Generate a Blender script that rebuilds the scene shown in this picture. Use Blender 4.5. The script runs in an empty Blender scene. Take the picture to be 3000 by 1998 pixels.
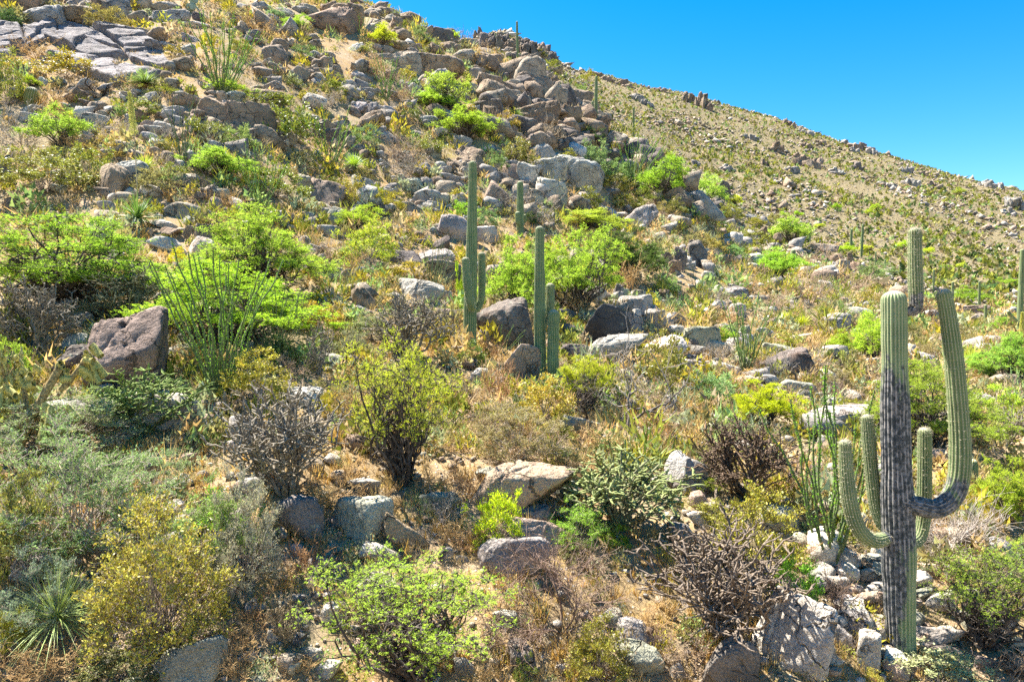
# Saguaro hillside in hard desert sun.
import bpy, bmesh, math, random
import numpy as np
from mathutils import Vector, Matrix, Euler

R = math.radians
scene = bpy.context.scene
COL = scene.collection
W0, H0, FPX = 3000.0, 1998.0, 2000.0        # photograph size and focal length in its pixels
CAM_Z = 6.0
PITCH = R(-3.0)

# ------------------------------------------------------------------ camera
cam_d = bpy.data.cameras.new('camera')
cam = bpy.data.objects.new('camera', cam_d)
COL.objects.link(cam)
cam_d.sensor_width = 36.0
cam_d.lens = 36.0 * FPX / W0
cam_d.clip_start = 0.1
cam_d.clip_end = 9000
cam.location = (0, 0, CAM_Z)
cam.rotation_euler = (R(90) + PITCH, 0, 0)
scene.camera = cam

# ------------------------------------------------------------------ sky and sun
SUN_EL, SUN_AZ = R(57), R(-50)               # azimuth clockwise from +Y (the view direction)
world = bpy.data.worlds.new('World')
scene.world = world
world.use_nodes = True
wn, wl = world.node_tree.nodes, world.node_tree.links
wn.clear()
w_out = wn.new('ShaderNodeOutputWorld')
w_bg = wn.new('ShaderNodeBackground')
w_sky = wn.new('ShaderNodeTexSky')
w_sky.sky_type = 'NISHITA'
w_sky.sun_disc = False
w_sky.sun_elevation = SUN_EL
w_sky.sun_rotation = SUN_AZ
w_sky.altitude = 900
w_sky.air_density = 1.0
w_sky.dust_density = 0.4
w_sky.ozone_density = 2.0
w_hs = wn.new('ShaderNodeHueSaturation')
w_hs.inputs['Hue'].default_value = 0.497
w_hs.inputs['Saturation'].default_value = 1.5
w_hs.inputs['Value'].default_value = 1.0
w_bg.inputs['Strength'].default_value = 0.067
wl.new(w_sky.outputs[0], w_hs.inputs['Color'])
wl.new(w_hs.outputs[0], w_bg.inputs[0])
wl.new(w_bg.outputs[0], w_out.inputs[0])

sun_d = bpy.data.lights.new('sun', 'SUN')
sun_d.energy = 5.0
sun_d.angle = R(0.53)
sun_d.color = (1.0, 0.945, 0.85)
sun = bpy.data.objects.new('sun', sun_d)
COL.objects.link(sun)
SUN_DIR = Vector((math.cos(SUN_EL) * math.sin(SUN_AZ), math.cos(SUN_EL) * math.cos(SUN_AZ), math.sin(SUN_EL)))
sun.rotation_euler = SUN_DIR.to_track_quat('Z', 'Y').to_euler()
sun.location = SUN_DIR * 100

scene.render.engine = 'CYCLES'
scene.view_settings.view_transform = 'Standard'
scene.view_settings.look = 'None'
scene.view_settings.exposure = 1.98
scene.view_settings.gamma = 1.0
scene.cycles.max_bounces = 4
scene.cycles.diffuse_bounces = 2
scene.cycles.glossy_bounces = 1
scene.cycles.transmission_bounces = 2
scene.cycles.use_adaptive_sampling = True
scene.cycles.adaptive_threshold = 0.02
scene.cycles.use_denoising = False

# ------------------------------------------------------------------ numpy noise
def _hash(ix, iy, iz, seed):
    h = (ix.astype(np.int64) * 374761393 + iy.astype(np.int64) * 668265263 + iz.astype(np.int64) * 2147483647 + seed * 974634721) & 0xFFFFFFFF
    h = ((h ^ (h >> 13)) * 1274126177) & 0xFFFFFFFF
    h = ((h ^ (h >> 16)) * 2246822519) & 0xFFFFFFFF
    return ((h ^ (h >> 15)) & 0xFFFFFF) / float(0xFFFFFF)

def vnoise(p, seed=0):
    """value noise in [-1,1]; p (...,3)"""
    f = np.floor(p)
    i = f.astype(np.int64)
    t = p - f
    t = t * t * t * (t * (t * 6 - 15) + 10)
    out = 0
    for dx in (0, 1):
        wx = t[..., 0] if dx else 1 - t[..., 0]
        for dy in (0, 1):
            wy = t[..., 1] if dy else 1 - t[..., 1]
            for dz in (0, 1):
                wz = t[..., 2] if dz else 1 - t[..., 2]
                out = out + wx * wy * wz * _hash(i[..., 0] + dx, i[..., 1] + dy, i[..., 2] + dz, seed)
    return out * 2 - 1

def fbm(p, octs=4, seed=0, gain=0.5):
    a, s, o = 1.0, 0.0, 0
    for k in range(octs):
        o = o + a * vnoise(p * (2.0 ** k) + 17.3 * k, seed + k)
        s += a
        a *= gain
    return o / s

# ------------------------------------------------------------------ camera rays
CF = np.array((0, math.cos(PITCH), math.sin(PITCH)))
CU = np.array((0, -math.sin(PITCH), math.cos(PITCH)))
CR = np.array((1.0, 0, 0))
CO = np.array((0, 0, CAM_Z))

def at(px, py, d):
    """world point seen at photo pixel (px,py) at depth d"""
    return CO + d * (CF + (px - W0 / 2) / FPX * CR + (H0 / 2 - py) / FPX * CU)

def project(p):
    q = np.asarray(p) - CO
    d = q @ CF
    return W0 / 2 + FPX * (q @ CR) / d, H0 / 2 - FPX * (q @ CU) / d, d

# ------------------------------------------------------------------ terrain height
CTRL = [  # (pixel x, pixel y, depth): where the ground lies
 (0,1998,8.0),(700,1998,8.5),(1500,1998,9.2),(2400,1998,9.7),(3000,1998,10.2),
 (2640,1905,10.5),(0,1500,10.8),(820,1450,11.6),(1500,1500,12.2),(2100,1500,13.4),(3000,1500,14.5),
 (330,1150,15.2),(660,1160,15.2),(1180,1400,13.2),(1580,1110,20),(1385,1040,21),(2100,1150,23),(2800,1150,26),
 (300,690,26),(0,820,22),(900,800,26),(1500,740,36),(1900,800,40),(2300,900,42),(2700,1000,42),(3000,1000,42),
 (100,350,38),(620,280,42),(900,520,38),(1300,380,54),(1750,385,70),(1850,600,60),(2100,690,66),(2400,800,76),
 (0,60,50),(600,30,58),(1000,15,82),(1130,35,80),(1340,150,74),(1430,190,73),(1500,228,72),(1570,262,71),(1650,335,70),(1900,490,66),(2020,560,66),
 (1300,260,130),(1300,170,300),(1300,140,600),(600,-60,78),(600,-40,140),(600,-20,600),(1000,90,140),(1000,90,600),
 (1750,470,110),(1750,400,170),(1750,310,280),(1750,222,520),(1750,300,800),
 (2000,600,105),(2000,510,170),(2000,400,300),(2000,280,490),(2000,340,800),
 (2300,730,120),(2300,610,190),(2300,450,330),(2300,362,460),(2300,440,800),
 (2600,860,80),(2600,790,125),(2600,650,205),(2600,540,310),(2600,462,430),(2600,540,800),
 (3000,920,90),(3000,810,150),(3000,690,240),(3000,572,380),(3000,640,800),
 (1370,150,550),(1430,112,545),(1480,102,550),(1480,210,800),(1540,126,545),(1590,146,540),(1635,184,530),(1660,208,525),
 (3600,1050,40),(3600,880,120),(3600,790,400),(3600,800,900),
 (-600,700,23),(-600,1998,7.5),(-600,100,47),(-600,-200,95),(-600,-200,500),
]
CTRL_XYZ = [(0,3,-5.6),(3,2,-5.9),(-3,2,-5.0),(0,-4,-6.2),(0,-15,-9),(15,-5,-8.5),(-15,0,-2.5),(0,-60,-22),(60,-20,-20),(-60,-10,8),
 (100,60,-12),(0,-400,-60),(400,0,-60),(-400,0,80),(0,-2000,-80),(2000,0,-80),(-2000,0,100),(600,2500,40),(-600,2500,200)]

def _uv(x, y):
    r = np.sqrt(x * x + y * y) + 1e-6
    l = np.log1p(r / 2.0)
    return np.stack([l * x / r, l * y / r], -1), r

_pts = np.array([at(*c) for c in CTRL] + [(a, b, c + CAM_Z) for a, b, c in CTRL_XYZ])
_cuv, _cr = _uv(_pts[:, 0], _pts[:, 1])
_cs = (_pts[:, 2] - CAM_Z) / _cr
def _tps(d2):
    return np.where(d2 > 1e-12, 0.5 * d2 * np.log(d2 + 1e-12), 0.0)
_n = len(_cuv)
_K = _tps(((_cuv[:, None] - _cuv[None]) ** 2).sum(-1)) + 2e-4 * np.eye(_n)
_P = np.concatenate([np.ones((_n, 1)), _cuv], 1)
_A = np.block([[_K, _P], [_P.T, np.zeros((3, 3))]])
_wt = np.linalg.solve(_A, np.concatenate([_cs, np.zeros(3)]))

def height(x, y):
    x, y = np.asarray(x, float), np.asarray(y, float)
    shp = x.shape
    x, y = x.ravel(), y.ravel()
    out = np.empty(len(x))
    for i in range(0, len(x), 20000):
        xs, ys = x[i:i + 20000], y[i:i + 20000]
        uv, r = _uv(xs, ys)
        s = _tps(((uv[:, None] - _cuv[None]) ** 2).sum(-1)) @ _wt[:_n] + _wt[_n] + uv @ _wt[_n + 1:]
        z = CAM_Z + s * r
        p = np.stack([xs, ys, np.zeros_like(xs)], -1)
        near = np.clip(r / 12.0, 0.25, 1.0)
        z = z + 0.10 * near * fbm(p * 0.9, 3, 3)
        z = z + 0.30 * near * fbm(p * 0.22, 3, 7) * np.clip(r / 25, 0, 1)
        far = np.clip((r - 70) / 120, 0, 1)
        z = z + far * (1.3 * fbm(p * 0.07, 4, 11) + 2.5 * fbm(p * 0.018, 2, 13))
        out[i:i + 20000] = z
    return out.reshape(shp)

_STEPS = np.geomspace(5.0, 900.0, 420)
def ground_at(px, py, dmin=5.0):
    """first ground point on the ray through a photo pixel (arrays of pixels)"""
    px, py = np.atleast_1d(np.asarray(px, float)), np.atleast_1d(np.asarray(py, float))
    D = CF[None] + ((px - W0 / 2) / FPX)[:, None] * CR + ((H0 / 2 - py) / FPX)[:, None] * CU
    P = CO + D[:, None, :] * _STEPS[None, :, None]
    below = (P[..., 2] - height(P[..., 0], P[..., 1]) < 0) & (_STEPS > dmin)[None]
    hit = below.any(1)
    k = np.where(hit, below.argmax(1), len(_STEPS) - 1)
    lo, hi = _STEPS[np.maximum(k - 1, 0)], _STEPS[k]
    for _ in range(14):
        m = 0.5 * (lo + hi)
        Q = CO + D * m[:, None]
        b = Q[:, 2] < height(Q[:, 0], Q[:, 1])
        hi = np.where(b, m, hi)
        lo = np.where(b, lo, m)
    Q = CO + D * hi[:, None]
    return Q, hi, hit

# ------------------------------------------------------------------ materials
def new_mat(name):
    m = bpy.data.materials.new(name)
    m.use_nodes = True
    m.node_tree.nodes.clear()
    return m, m.node_tree.nodes, m.node_tree.links

class NT:
    """small node helper"""
    def __init__(s, name):
        s.m, s.n, s.l = new_mat(name)
    def node(s, t, **kw):
        nd = s.n.new(t)
        for k, v in kw.items():
            setattr(nd, k, v)
        return nd
    def put(s, inp, v):
        if hasattr(v, 'is_linked') or isinstance(v, bpy.types.NodeSocket):
            s.l.new(v, inp)
        else:
            inp.default_value = v if not isinstance(v, tuple) or len(v) != 3 or inp.type != 'RGBA' else (*v, 1)
    def noise(s, vec, scale, detail=4, rough=0.55, dist=0.0):
        nd = s.node('ShaderNodeTexNoise')
        s.put(nd.inputs['Vector'], vec)
        nd.inputs['Scale'].default_value = scale
        nd.inputs['Detail'].default_value = detail
        nd.inputs['Roughness'].default_value = rough
        nd.inputs['Distortion'].default_value = dist
        return nd.outputs['Fac']
    def ramp(s, fac, a, b, lo=0.0, hi=1.0):
        nd = s.node('ShaderNodeMapRange', interpolation_type='SMOOTHSTEP')
        s.put(nd.inputs['Value'], fac)
        s.put(nd.inputs['From Min'], a); s.put(nd.inputs['From Max'], b)
        nd.inputs['To Min'].default_value = lo; nd.inputs['To Max'].default_value = hi
        return nd.outputs['Result']
    def math(s, op, a, b=0.0):
        nd = s.node('ShaderNodeMath', operation=op)
        s.put(nd.inputs[0], a); s.put(nd.inputs[1], b)
        return nd.outputs[0]
    def mix(s, fac, a, b, blend='MIX'):
        nd = s.node('ShaderNodeMix', data_type='RGBA', blend_type=blend)
        s.put(nd.inputs['Factor'], fac)
        s.put(nd.inputs['A'], a); s.put(nd.inputs['B'], b)
        return nd.outputs['Result']
    def val(s, col, v):
        """colour times a scalar"""
        nd = s.node('ShaderNodeVectorMath', operation='SCALE')
        s.put(nd.inputs[0], col)
        s.put(nd.inputs['Scale'], v)
        return nd.outputs[0]
    def bump(s, h, strength, dist):
        nd = s.node('ShaderNodeBump')
        s.put(nd.inputs['Height'], h)
        nd.inputs['Strength'].default_value = strength
        nd.inputs['Distance'].default_value = dist
        return nd.outputs['Normal']
    def diffuse(s, col, normal=None, rough=0.9, spec=0.15):
        b = s.node('ShaderNodeBsdfPrincipled')
        s.put(b.inputs['Base Color'], col)
        b.inputs['Roughness'].default_value = rough
        b.inputs['Specular IOR Level'].default_value = spec
        if normal is not None:
            s.l.new(normal, b.inputs['Normal'])
        return b.outputs[0]
    def out(s, sh):
        o = s.node('ShaderNodeOutputMaterial')
        s.l.new(sh, o.inputs['Surface'])
        return s.m

def mat_soil():
    t = NT('desert soil')
    pos = t.node('ShaderNodeNewGeometry').outputs['Position']
    base = t.mix(t.ramp(t.noise(pos, 0.55, 5), 0.35, 0.65), (0.41, 0.275, 0.145), (0.52, 0.38, 0.235))
    base = t.mix(t.ramp(t.noise(pos, 1.7, 5, 0.65), 0.45, 0.62), base, (0.47, 0.31, 0.13))
    base = t.mix(t.ramp(t.noise(pos, 0.16, 4), 0.5, 0.7, 0, 0.45), base, (0.33, 0.28, 0.20))
    base = t.mix(t.ramp(t.noise(pos, 2.6, 4, 0.7), 0.5, 0.66, 0, 0.6), base, (0.31, 0.255, 0.185))
    base = t.mix(t.ramp(t.noise(pos, 0.075, 5, 0.7), 0.46, 0.6, 0, 0.5), base, (0.30, 0.26, 0.15))
    ln = t.node('ShaderNodeVectorMath', operation='LENGTH'); t.put(ln.inputs[0], pos)
    away = t.ramp(ln.outputs['Value'], 85, 150)
    base = t.mix(t.math('MULTIPLY', away, 0.7), base, (0.30, 0.25, 0.14))
    fs = t.node('ShaderNodeTexVoronoi', feature='F1'); t.put(fs.inputs['Vector'], pos); fs.inputs['Scale'].default_value = 0.55
    dot = t.math('MULTIPLY', t.ramp(fs.outputs['Distance'], 0.25, 0.5, 1, 0), t.ramp(fs.outputs['Color'], 0.3, 0.5))
    base = t.mix(t.math('MULTIPLY', t.math('MULTIPLY', dot, away), 0.75), base, t.mix(fs.outputs['Color'], (0.15, 0.145, 0.05), (0.27, 0.23, 0.13)))
    grit = t.noise(pos, 26, 4, 0.75)
    base = t.mix(t.ramp(grit, 0.38, 0.66, 0, 0.65), t.val(base, 0.62), t.val(base, 1.22))
    v = t.node('ShaderNodeTexVoronoi', feature='F1')
    t.put(v.inputs['Vector'], pos); v.inputs['Scale'].default_value = 11
    peb = t.ramp(v.outputs['Distance'], 0.16, 0.30, 1, 0)
    pick = t.ramp(v.outputs['Color'], 0.5, 0.6)
    base = t.mix(t.math('MULTIPLY', peb, pick), base, (0.50, 0.46, 0.41))
    hgt = t.math('ADD', t.math('MULTIPLY', grit, 0.6), t.math('MULTIPLY', t.math('MULTIPLY', peb, pick), 0.8))
    rough = t.noise(pos, 0.55, 5, 0.75)
    hgt = t.math('ADD', hgt, t.math('MULTIPLY', t.math('MULTIPLY', rough, away), 22.0))
    base = t.mix(t.math('MULTIPLY', away, t.ramp(rough, 0.42, 0.62, 0, 0.6)), base, (0.17, 0.14, 0.075))
    return t.out(t.diffuse(base, t.bump(hgt, 0.8, 0.05), 0.95, 0.05))

def mat_rock(name, attr=False, lichen=1.0, scale=1.0):
    t = NT(name)
    geo = t.node('ShaderNodeNewGeometry')
    oi = t.node('ShaderNodeObjectInfo')
    pos = geo.outputs['Position']
    if attr:
        a = t.node('ShaderNodeAttribute', attribute_name='Col')
        col = a.outputs['Color']
        rnd = geo.outputs['Random Per Island']
    else:
        col = oi.outputs['Color']
        rnd = oi.outputs['Random']
    off = t.node('ShaderNodeVectorMath', operation='ADD')
    t.put(off.inputs[0], pos)
    cb = t.node('ShaderNodeCombineXYZ')
    t.put(cb.inputs[0], t.math('MULTIPLY', rnd, 57.0)); t.put(cb.inputs[1], t.math('MULTIPLY', rnd, 31.0))
    t.put(off.inputs[1], cb.outputs[0])
    p = off.outputs[0]
    big = t.noise(p, 1.1 * scale, 3, 0.6)
    c = t.mix(t.ramp(big, 0.3, 0.7), t.val(col, 0.70), t.val(col, 1.22))
    # iron-brown desert varnish running in patches
    var = t.ramp(t.noise(p, 0.8 * scale, 5, 0.62), t.math('SUBTRACT', 0.66, t.math('MULTIPLY', rnd, 0.18)), 0.72, 0, 0.75)
    c = t.mix(var, c, t.mix(0.5, t.val(col, 0.45), (0.20, 0.105, 0.055)))
    # fine granite grain
    grain = t.noise(p, 38 * scale, 2, 0.8)
    c = t.mix(t.ramp(grain, 0.34, 0.66, 0, 0.8), t.val(c, 0.62), t.val(c, 1.2))
    # cracks
    wv = t.node('ShaderNodeTexVoronoi', feature='DISTANCE_TO_EDGE')
    wp = t.node('ShaderNodeVectorMath', operation='ADD')
    nv = t.node('ShaderNodeTexNoise'); t.put(nv.inputs['Vector'], p); nv.inputs['Scale'].default_value = 2.2 * scale; nv.inputs['Detail'].default_value = 4
    sc = t.node('ShaderNodeVectorMath', operation='SCALE'); t.put(sc.inputs[0], nv.outputs['Color']); sc.inputs['Scale'].default_value = 0.9 / scale
    t.put(wp.inputs[0], p); t.put(wp.inputs[1], sc.outputs[0])
    mp = t.node('ShaderNodeMapping'); t.put(mp.inputs['Vector'], wp.outputs[0]); mp.inputs['Scale'].default_value = (0.7, 0.7, 1.5); mp.inputs['Rotation'].default_value = (0.3, 0.45, 0)
    t.put(wv.inputs['Vector'], mp.outputs[0]); wv.inputs['Scale'].default_value = 1.0 * scale
    crack = t.ramp(wv.outputs['Distance'], 0.0, 0.028, 1, 0)
    crack = t.math('MULTIPLY', crack, t.ramp(t.noise(p, 0.9 * scale, 2), 0.40, 0.56))
    c = t.mix(t.math('MULTIPLY', crack, 0.75), c, (0.07, 0.055, 0.045))
    if lichen:
        l1 = t.ramp(t.noise(p, 5.5 * scale, 4, 0.72), t.math('SUBTRACT', 0.70, t.math('MULTIPLY', rnd, 0.17)), 0.70, 0, 0.65 * lichen)
        c = t.mix(l1, c, (0.40, 0.41, 0.31))
        off2 = t.node('ShaderNodeVectorMath', operation='ADD'); t.put(off2.inputs[0], p); off2.inputs[1].default_value = (9.1, 3.3, 7.7)
        l2 = t.ramp(t.noise(off2.outputs[0], 4.2 * scale, 4, 0.75), t.math('SUBTRACT', 0.735, t.math('MULTIPLY', t.math('FRACT', t.math('MULTIPLY', rnd, 7.0)), 0.08)), 0.735, 0, 0.8 * lichen)
        c = t.mix(l2, c, (0.50, 0.27, 0.045))
    hgt = t.math('ADD', t.math('MULTIPLY', t.noise(p, 5 * scale, 5, 0.68), 1.0), t.math('MULTIPLY', crack, -0.5))
    n = t.bump(hgt, 1.0, 0.15 / scale)
    return t.out(t.diffuse(c, n, 0.9, 0.15))

def mat_leaf(name, trans=0.35, attr=False, spread=0.45, gloss=0.0, hue=0.0):
    """leaf tint comes from the object colour, with each leaf a little different"""
    t = NT(name)
    geo = t.node('ShaderNodeNewGeometry')
    if attr:
        col = t.node('ShaderNodeAttribute', attribute_name='Col').outputs['Color']
    else:
        col = t.node('ShaderNodeObjectInfo').outputs['Color']
    rnd = geo.outputs['Random Per Island']
    c = t.val(col, t.ramp(rnd, 0, 1, 1 - spread, 1 + spread))
    if hue:
        hs = t.node('ShaderNodeHueSaturation')
        t.put(hs.inputs['Hue'], t.ramp(t.math('FRACT', t.math('MULTIPLY', rnd, 13.7)), 0, 1, 0.5 - hue, 0.5 + hue))
        t.put(hs.inputs['Color'], c)
        c = hs.outputs[0]
    d = t.diffuse(c, None, 0.5 if gloss else 0.8, gloss)
    tr = t.node('ShaderNodeBsdfTranslucent')
    t.put(tr.inputs['Color'], t.mix(0.35, c, t.mix(1.0, c, (1.25, 1.15, 0.4), 'MULTIPLY')))
    mx = t.node('ShaderNodeMixShader')
    mx.inputs[0].default_value = trans
    t.l.new(d, mx.inputs[1]); t.l.new(tr.outputs[0], mx.inputs[2])
    return t.out(mx.outputs[0])

def mat_plain(name, c1, c2, scale=6, rough=0.85, bump=0.4, bdist=0.02, use_obj=False):
    t = NT(name)
    pos = t.node('ShaderNodeNewGeometry').outputs['Position']
    n = t.noise(pos, scale, 5, 0.65)
    col = t.mix(t.ramp(n, 0.35, 0.65), c1, c2)
    if use_obj:
        col = t.mix(1.0, col, t.node('ShaderNodeObjectInfo').outputs['Color'], 'MULTIPLY')
    return t.out(t.diffuse(col, t.bump(n, bump, bdist), rough, 0.1))

def mat_saguaro(name, scar=False):
    t = NT(name)
    geo = t.node('ShaderNodeNewGeometry')
    rib = t.node('ShaderNodeAttribute', attribute_name='rib').outputs['Fac']     # 0 groove .. 1 crest
    oi = t.node('ShaderNodeObjectInfo')
    pos = geo.outputs['Position']
    n = t.noise(pos, 3.0, 4)
    skin = t.mix(t.ramp(n, 0.3, 0.7), (0.105, 0.155, 0.065), (0.175, 0.23, 0.105))
    skin = t.mix(1.0, skin, oi.outputs['Color'], 'MULTIPLY')
    sep = t.node('ShaderNodeSeparateXYZ'); t.put(sep.inputs[0], pos)
    wv = t.node('ShaderNodeTexWave', wave_type='BANDS', bands_direction='Z')
    t.put(wv.inputs['Vector'], pos); wv.inputs['Scale'].default_value = 7.5; wv.inputs['Distortion'].default_value = 1.5
    sp = t.ramp(rib, 0.62, 0.97)
    sp = t.math('MULTIPLY', sp, t.ramp(wv.outputs['Fac'], 0.1, 0.7, 0.45, 1.0))
    c = t.mix(t.math('MULTIPLY', sp, 0.7), skin, (0.42, 0.38, 0.23))
    crown = t.node('ShaderNodeAttribute', attribute_name='crown').outputs['Fac']
    c = t.mix(t.math('MULTIPLY', crown, 0.85), c, (0.52, 0.46, 0.33))
    if scar:
        sa = t.node('ShaderNodeAttribute', attribute_name='scar').outputs['Fac']
        mpp = t.node('ShaderNodeMapping'); t.put(mpp.inputs['Vector'], pos); mpp.inputs['Scale'].default_value = (1, 1, 0.45)
        nn = t.noise(mpp.outputs[0], 5.5, 6, 0.7, 0.6)
        k = t.ramp(t.math('ADD', t.math('MULTIPLY', sa, 0.70), t.math('MULTIPLY', nn, 0.75)), 0.66, 0.76)
        bark = t.mix(t.ramp(t.noise(pos, 14, 5, 0.7), 0.42, 0.62), (0.040, 0.044, 0.054), (0.20, 0.195, 0.20))
        bark = t.mix(t.math('MULTIPLY', t.ramp(rib, 0.75, 1.0), t.ramp(t.noise(pos, 7, 3), 0.45, 0.6)), bark, (0.33, 0.30, 0.28))
        c = t.mix(t.math('MULTIPLY', k, 0.93), c, bark)
    return t.out(t.diffuse(c, t.bump(t.noise(pos, 30, 3, 0.7), 0.35, 0.01), 0.75, 0.2))

M = {}
M['soil'] = mat_soil()
M['rock'] = mat_rock('granite')
M['rock_attr'] = mat_rock('granite rubble', attr=True, lichen=0.7)
M['far_rock'] = mat_rock('far granite', lichen=0.0, scale=0.12)
M['far_rock_attr'] = mat_rock('far granite rubble', attr=True, lichen=0.0, scale=0.2)
M['feather'] = mat_leaf('feathery tree leaf', 0.5, spread=0.3, hue=0.012)
M['leaf'] = mat_leaf('shrub leaf', 0.25, spread=0.5, gloss=0.35, hue=0.02)
M['fine'] = mat_leaf('fine shrub leaf', 0.3, spread=0.5, hue=0.015)
M['blade'] = mat_leaf('spiky blade', 0.2, spread=0.3, gloss=0.3)
M['straw'] = mat_leaf('dry straw', 0.3, spread=0.35, attr=True, hue=0.01)
M['under'] = mat_leaf('undergrowth leaf', 0.3, spread=0.4, attr=True, hue=0.015)
M['twig'] = mat_plain('dry twig', (0.30, 0.25, 0.21), (0.47, 0.42, 0.37), 9, use_obj=True)
M['bark'] = mat_plain('dark bark', (0.05, 0.04, 0.033), (0.15, 0.125, 0.105), 12, bump=0.8, use_obj=True)
M['cholla'] = mat_plain('cholla skin', (0.12, 0.105, 0.08), (0.38, 0.335, 0.265), 22, bump=1.0, bdist=0.03, use_obj=True)
M['joint'] = mat_plain('cholla joint', (0.20, 0.23, 0.10), (0.46, 0.45, 0.26), 30, bump=0.8, bdist=0.02, use_obj=True)
M['cane'] = mat_plain('ocotillo bark', (0.085, 0.11, 0.045), (0.20, 0.235, 0.11), 20, use_obj=False)
M['cane_leaf'] = mat_leaf('ocotillo leaf', 0.35, spread=0.35)
M['flower'] = mat_plain('flame flower', (0.45, 0.09, 0.03), (0.55, 0.16, 0.05), 30)
M['bloom'] = mat_plain('stalk bloom', (0.62, 0.62, 0.14), (0.82, 0.78, 0.30), 25)
M['saguaro'] = mat_saguaro('saguaro skin')
M['saguaro_scar'] = mat_saguaro('scarred saguaro skin', True)
M['spine'] = mat_plain('spine', (0.46, 0.40, 0.28), (0.62, 0.56, 0.42), 8, bump=0.0)
M['pad'] = mat_plain('cactus pad', (0.22, 0.29, 0.20), (0.36, 0.42, 0.32), 6)

# ------------------------------------------------------------------ mesh building
def norm(v):
    return v / (np.linalg.norm(v, axis=-1, keepdims=True) + 1e-9)

class MB:
    def __init__(s):
        s.V, s.F, s.M, s.C, s.n = [], [], [], [], 0
        s.A = {}
    def add(s, V, F, mat=0, col=None, attrs=None):
        V = np.asarray(V, float).reshape(-1, 3)
        F = np.asarray(F, np.int64)
        s.V.append(V); s.F.append(F + s.n); s.M.append(np.full(len(F), mat, np.int32))
        s.C.append(None if col is None else np.broadcast_to(np.asarray(col, float), (len(V), 3)))
        for k in set(s.A) | set(attrs or {}):
            s.A.setdefault(k, [np.zeros(s.n)] if s.n else [])
            s.A[k].append(np.asarray(attrs[k], float) if attrs and k in attrs else np.zeros(len(V)))
        s.n += len(V)
    def mesh(s, name, mats, smooth=False):
        me = bpy.data.meshes.new(name)
        V = np.concatenate(s.V)
        sizes = np.concatenate([np.full(len(f), f.shape[1], np.int32) for f in s.F])
        loops = np.concatenate([f.ravel() for f in s.F]).astype(np.int32)
        me.vertices.add(len(V)); me.vertices.foreach_set('co', V.astype(np.float32).ravel())
        me.loops.add(len(loops)); me.loops.foreach_set('vertex_index', loops)
        me.polygons.add(len(sizes))
        st = np.concatenate([[0], np.cumsum(sizes)[:-1]]).astype(np.int32)
        me.polygons.foreach_set('loop_start', st)
        me.polygons.foreach_set('loop_total', sizes)
        me.polygons.foreach_set('material_index', np.concatenate(s.M))
        if smooth is not False:
            sm = np.ones(len(sizes), bool) if smooth is True else np.isin(np.concatenate(s.M), smooth)
            me.polygons.foreach_set('use_smooth', sm)
        if any(c is not None for c in s.C):
            a = me.attributes.new('Col', 'FLOAT_COLOR', 'POINT')
            cc = np.concatenate([np.ones((len(v), 3)) if c is None else c for v, c in zip(s.V, s.C)])
            a.data.foreach_set('color', np.concatenate([cc, np.ones((len(cc), 1))], 1).astype(np.float32).ravel())
        for k, v in s.A.items():
            a = me.attributes.new(k, 'FLOAT', 'POINT')
            a.data.foreach_set('value', np.concatenate(v).astype(np.float32))
        for m in mats:
            me.materials.append(m)
        me.update(calc_edges=True)
        return me

def tubes(P, Rd, sides=5):
    """P (n,k,3) centre lines, Rd (n,k) radii -> V, F"""
    n, k, _ = P.shape
    T = np.empty_like(P)
    T[:, 1:-1] = P[:, 2:] - P[:, :-2]
    T[:, 0] = P[:, 1] - P[:, 0]; T[:, -1] = P[:, -1] - P[:, -2]
    T = norm(T)
    ref = np.where(np.abs(T[:, :1, 2:3]) > 0.85, np.array((1.0, 0, 0)), np.array((0, 0, 1.0)))
    ref = np.broadcast_to(ref, T.shape)
    A = norm(np.cross(T, ref)); B = np.cross(T, A)
    a = np.arange(sides) * 2 * np.pi / sides
    V = P[:, :, None, :] + Rd[:, :, None, None] * (np.cos(a)[None, None, :, None] * A[:, :, None] + np.sin(a)[None, None, :, None] * B[:, :, None])
    idx = np.arange(n * k * sides).reshape(n, k, sides)
    nx = np.roll(idx, -1, 2)
    F = np.stack([idx[:, :-1], nx[:, :-1], nx[:, 1:], idx[:, 1:]], -1).reshape(-1, 4)
    return V.reshape(-1, 3), F

def leaf_quads(C, D, N, L, Wd):
    """rhombic leaves: base C, along D, normal N"""
    D = norm(D); S = norm(np.cross(D, N))
    L = np.asarray(L)[..., None] if np.ndim(L) else L
    Wd = np.asarray(Wd)[..., None] if np.ndim(Wd) else Wd
    V = np.stack([C, C + D * L * 0.45 + S * Wd * 0.5, C + D * L, C + D * L * 0.45 - S * Wd * 0.5], 1)
    F = np.arange(len(C) * 4).reshape(-1, 4)
    return V.reshape(-1, 3), F

def leaf_tris(C, D, N, L, Wd):
    D = norm(D); S = norm(np.cross(D, N))
    L = np.asarray(L)[..., None] if np.ndim(L) else L
    Wd = np.asarray(Wd)[..., None] if np.ndim(Wd) else Wd
    V = np.stack([C + S * Wd * 0.5, C + D * L, C - S * Wd * 0.5], 1)
    return V.reshape(-1, 3), np.arange(len(C) * 3).reshape(-1, 3)

def rdir(rng, n):
    return norm(rng.normal(size=(n, 3)))

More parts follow.
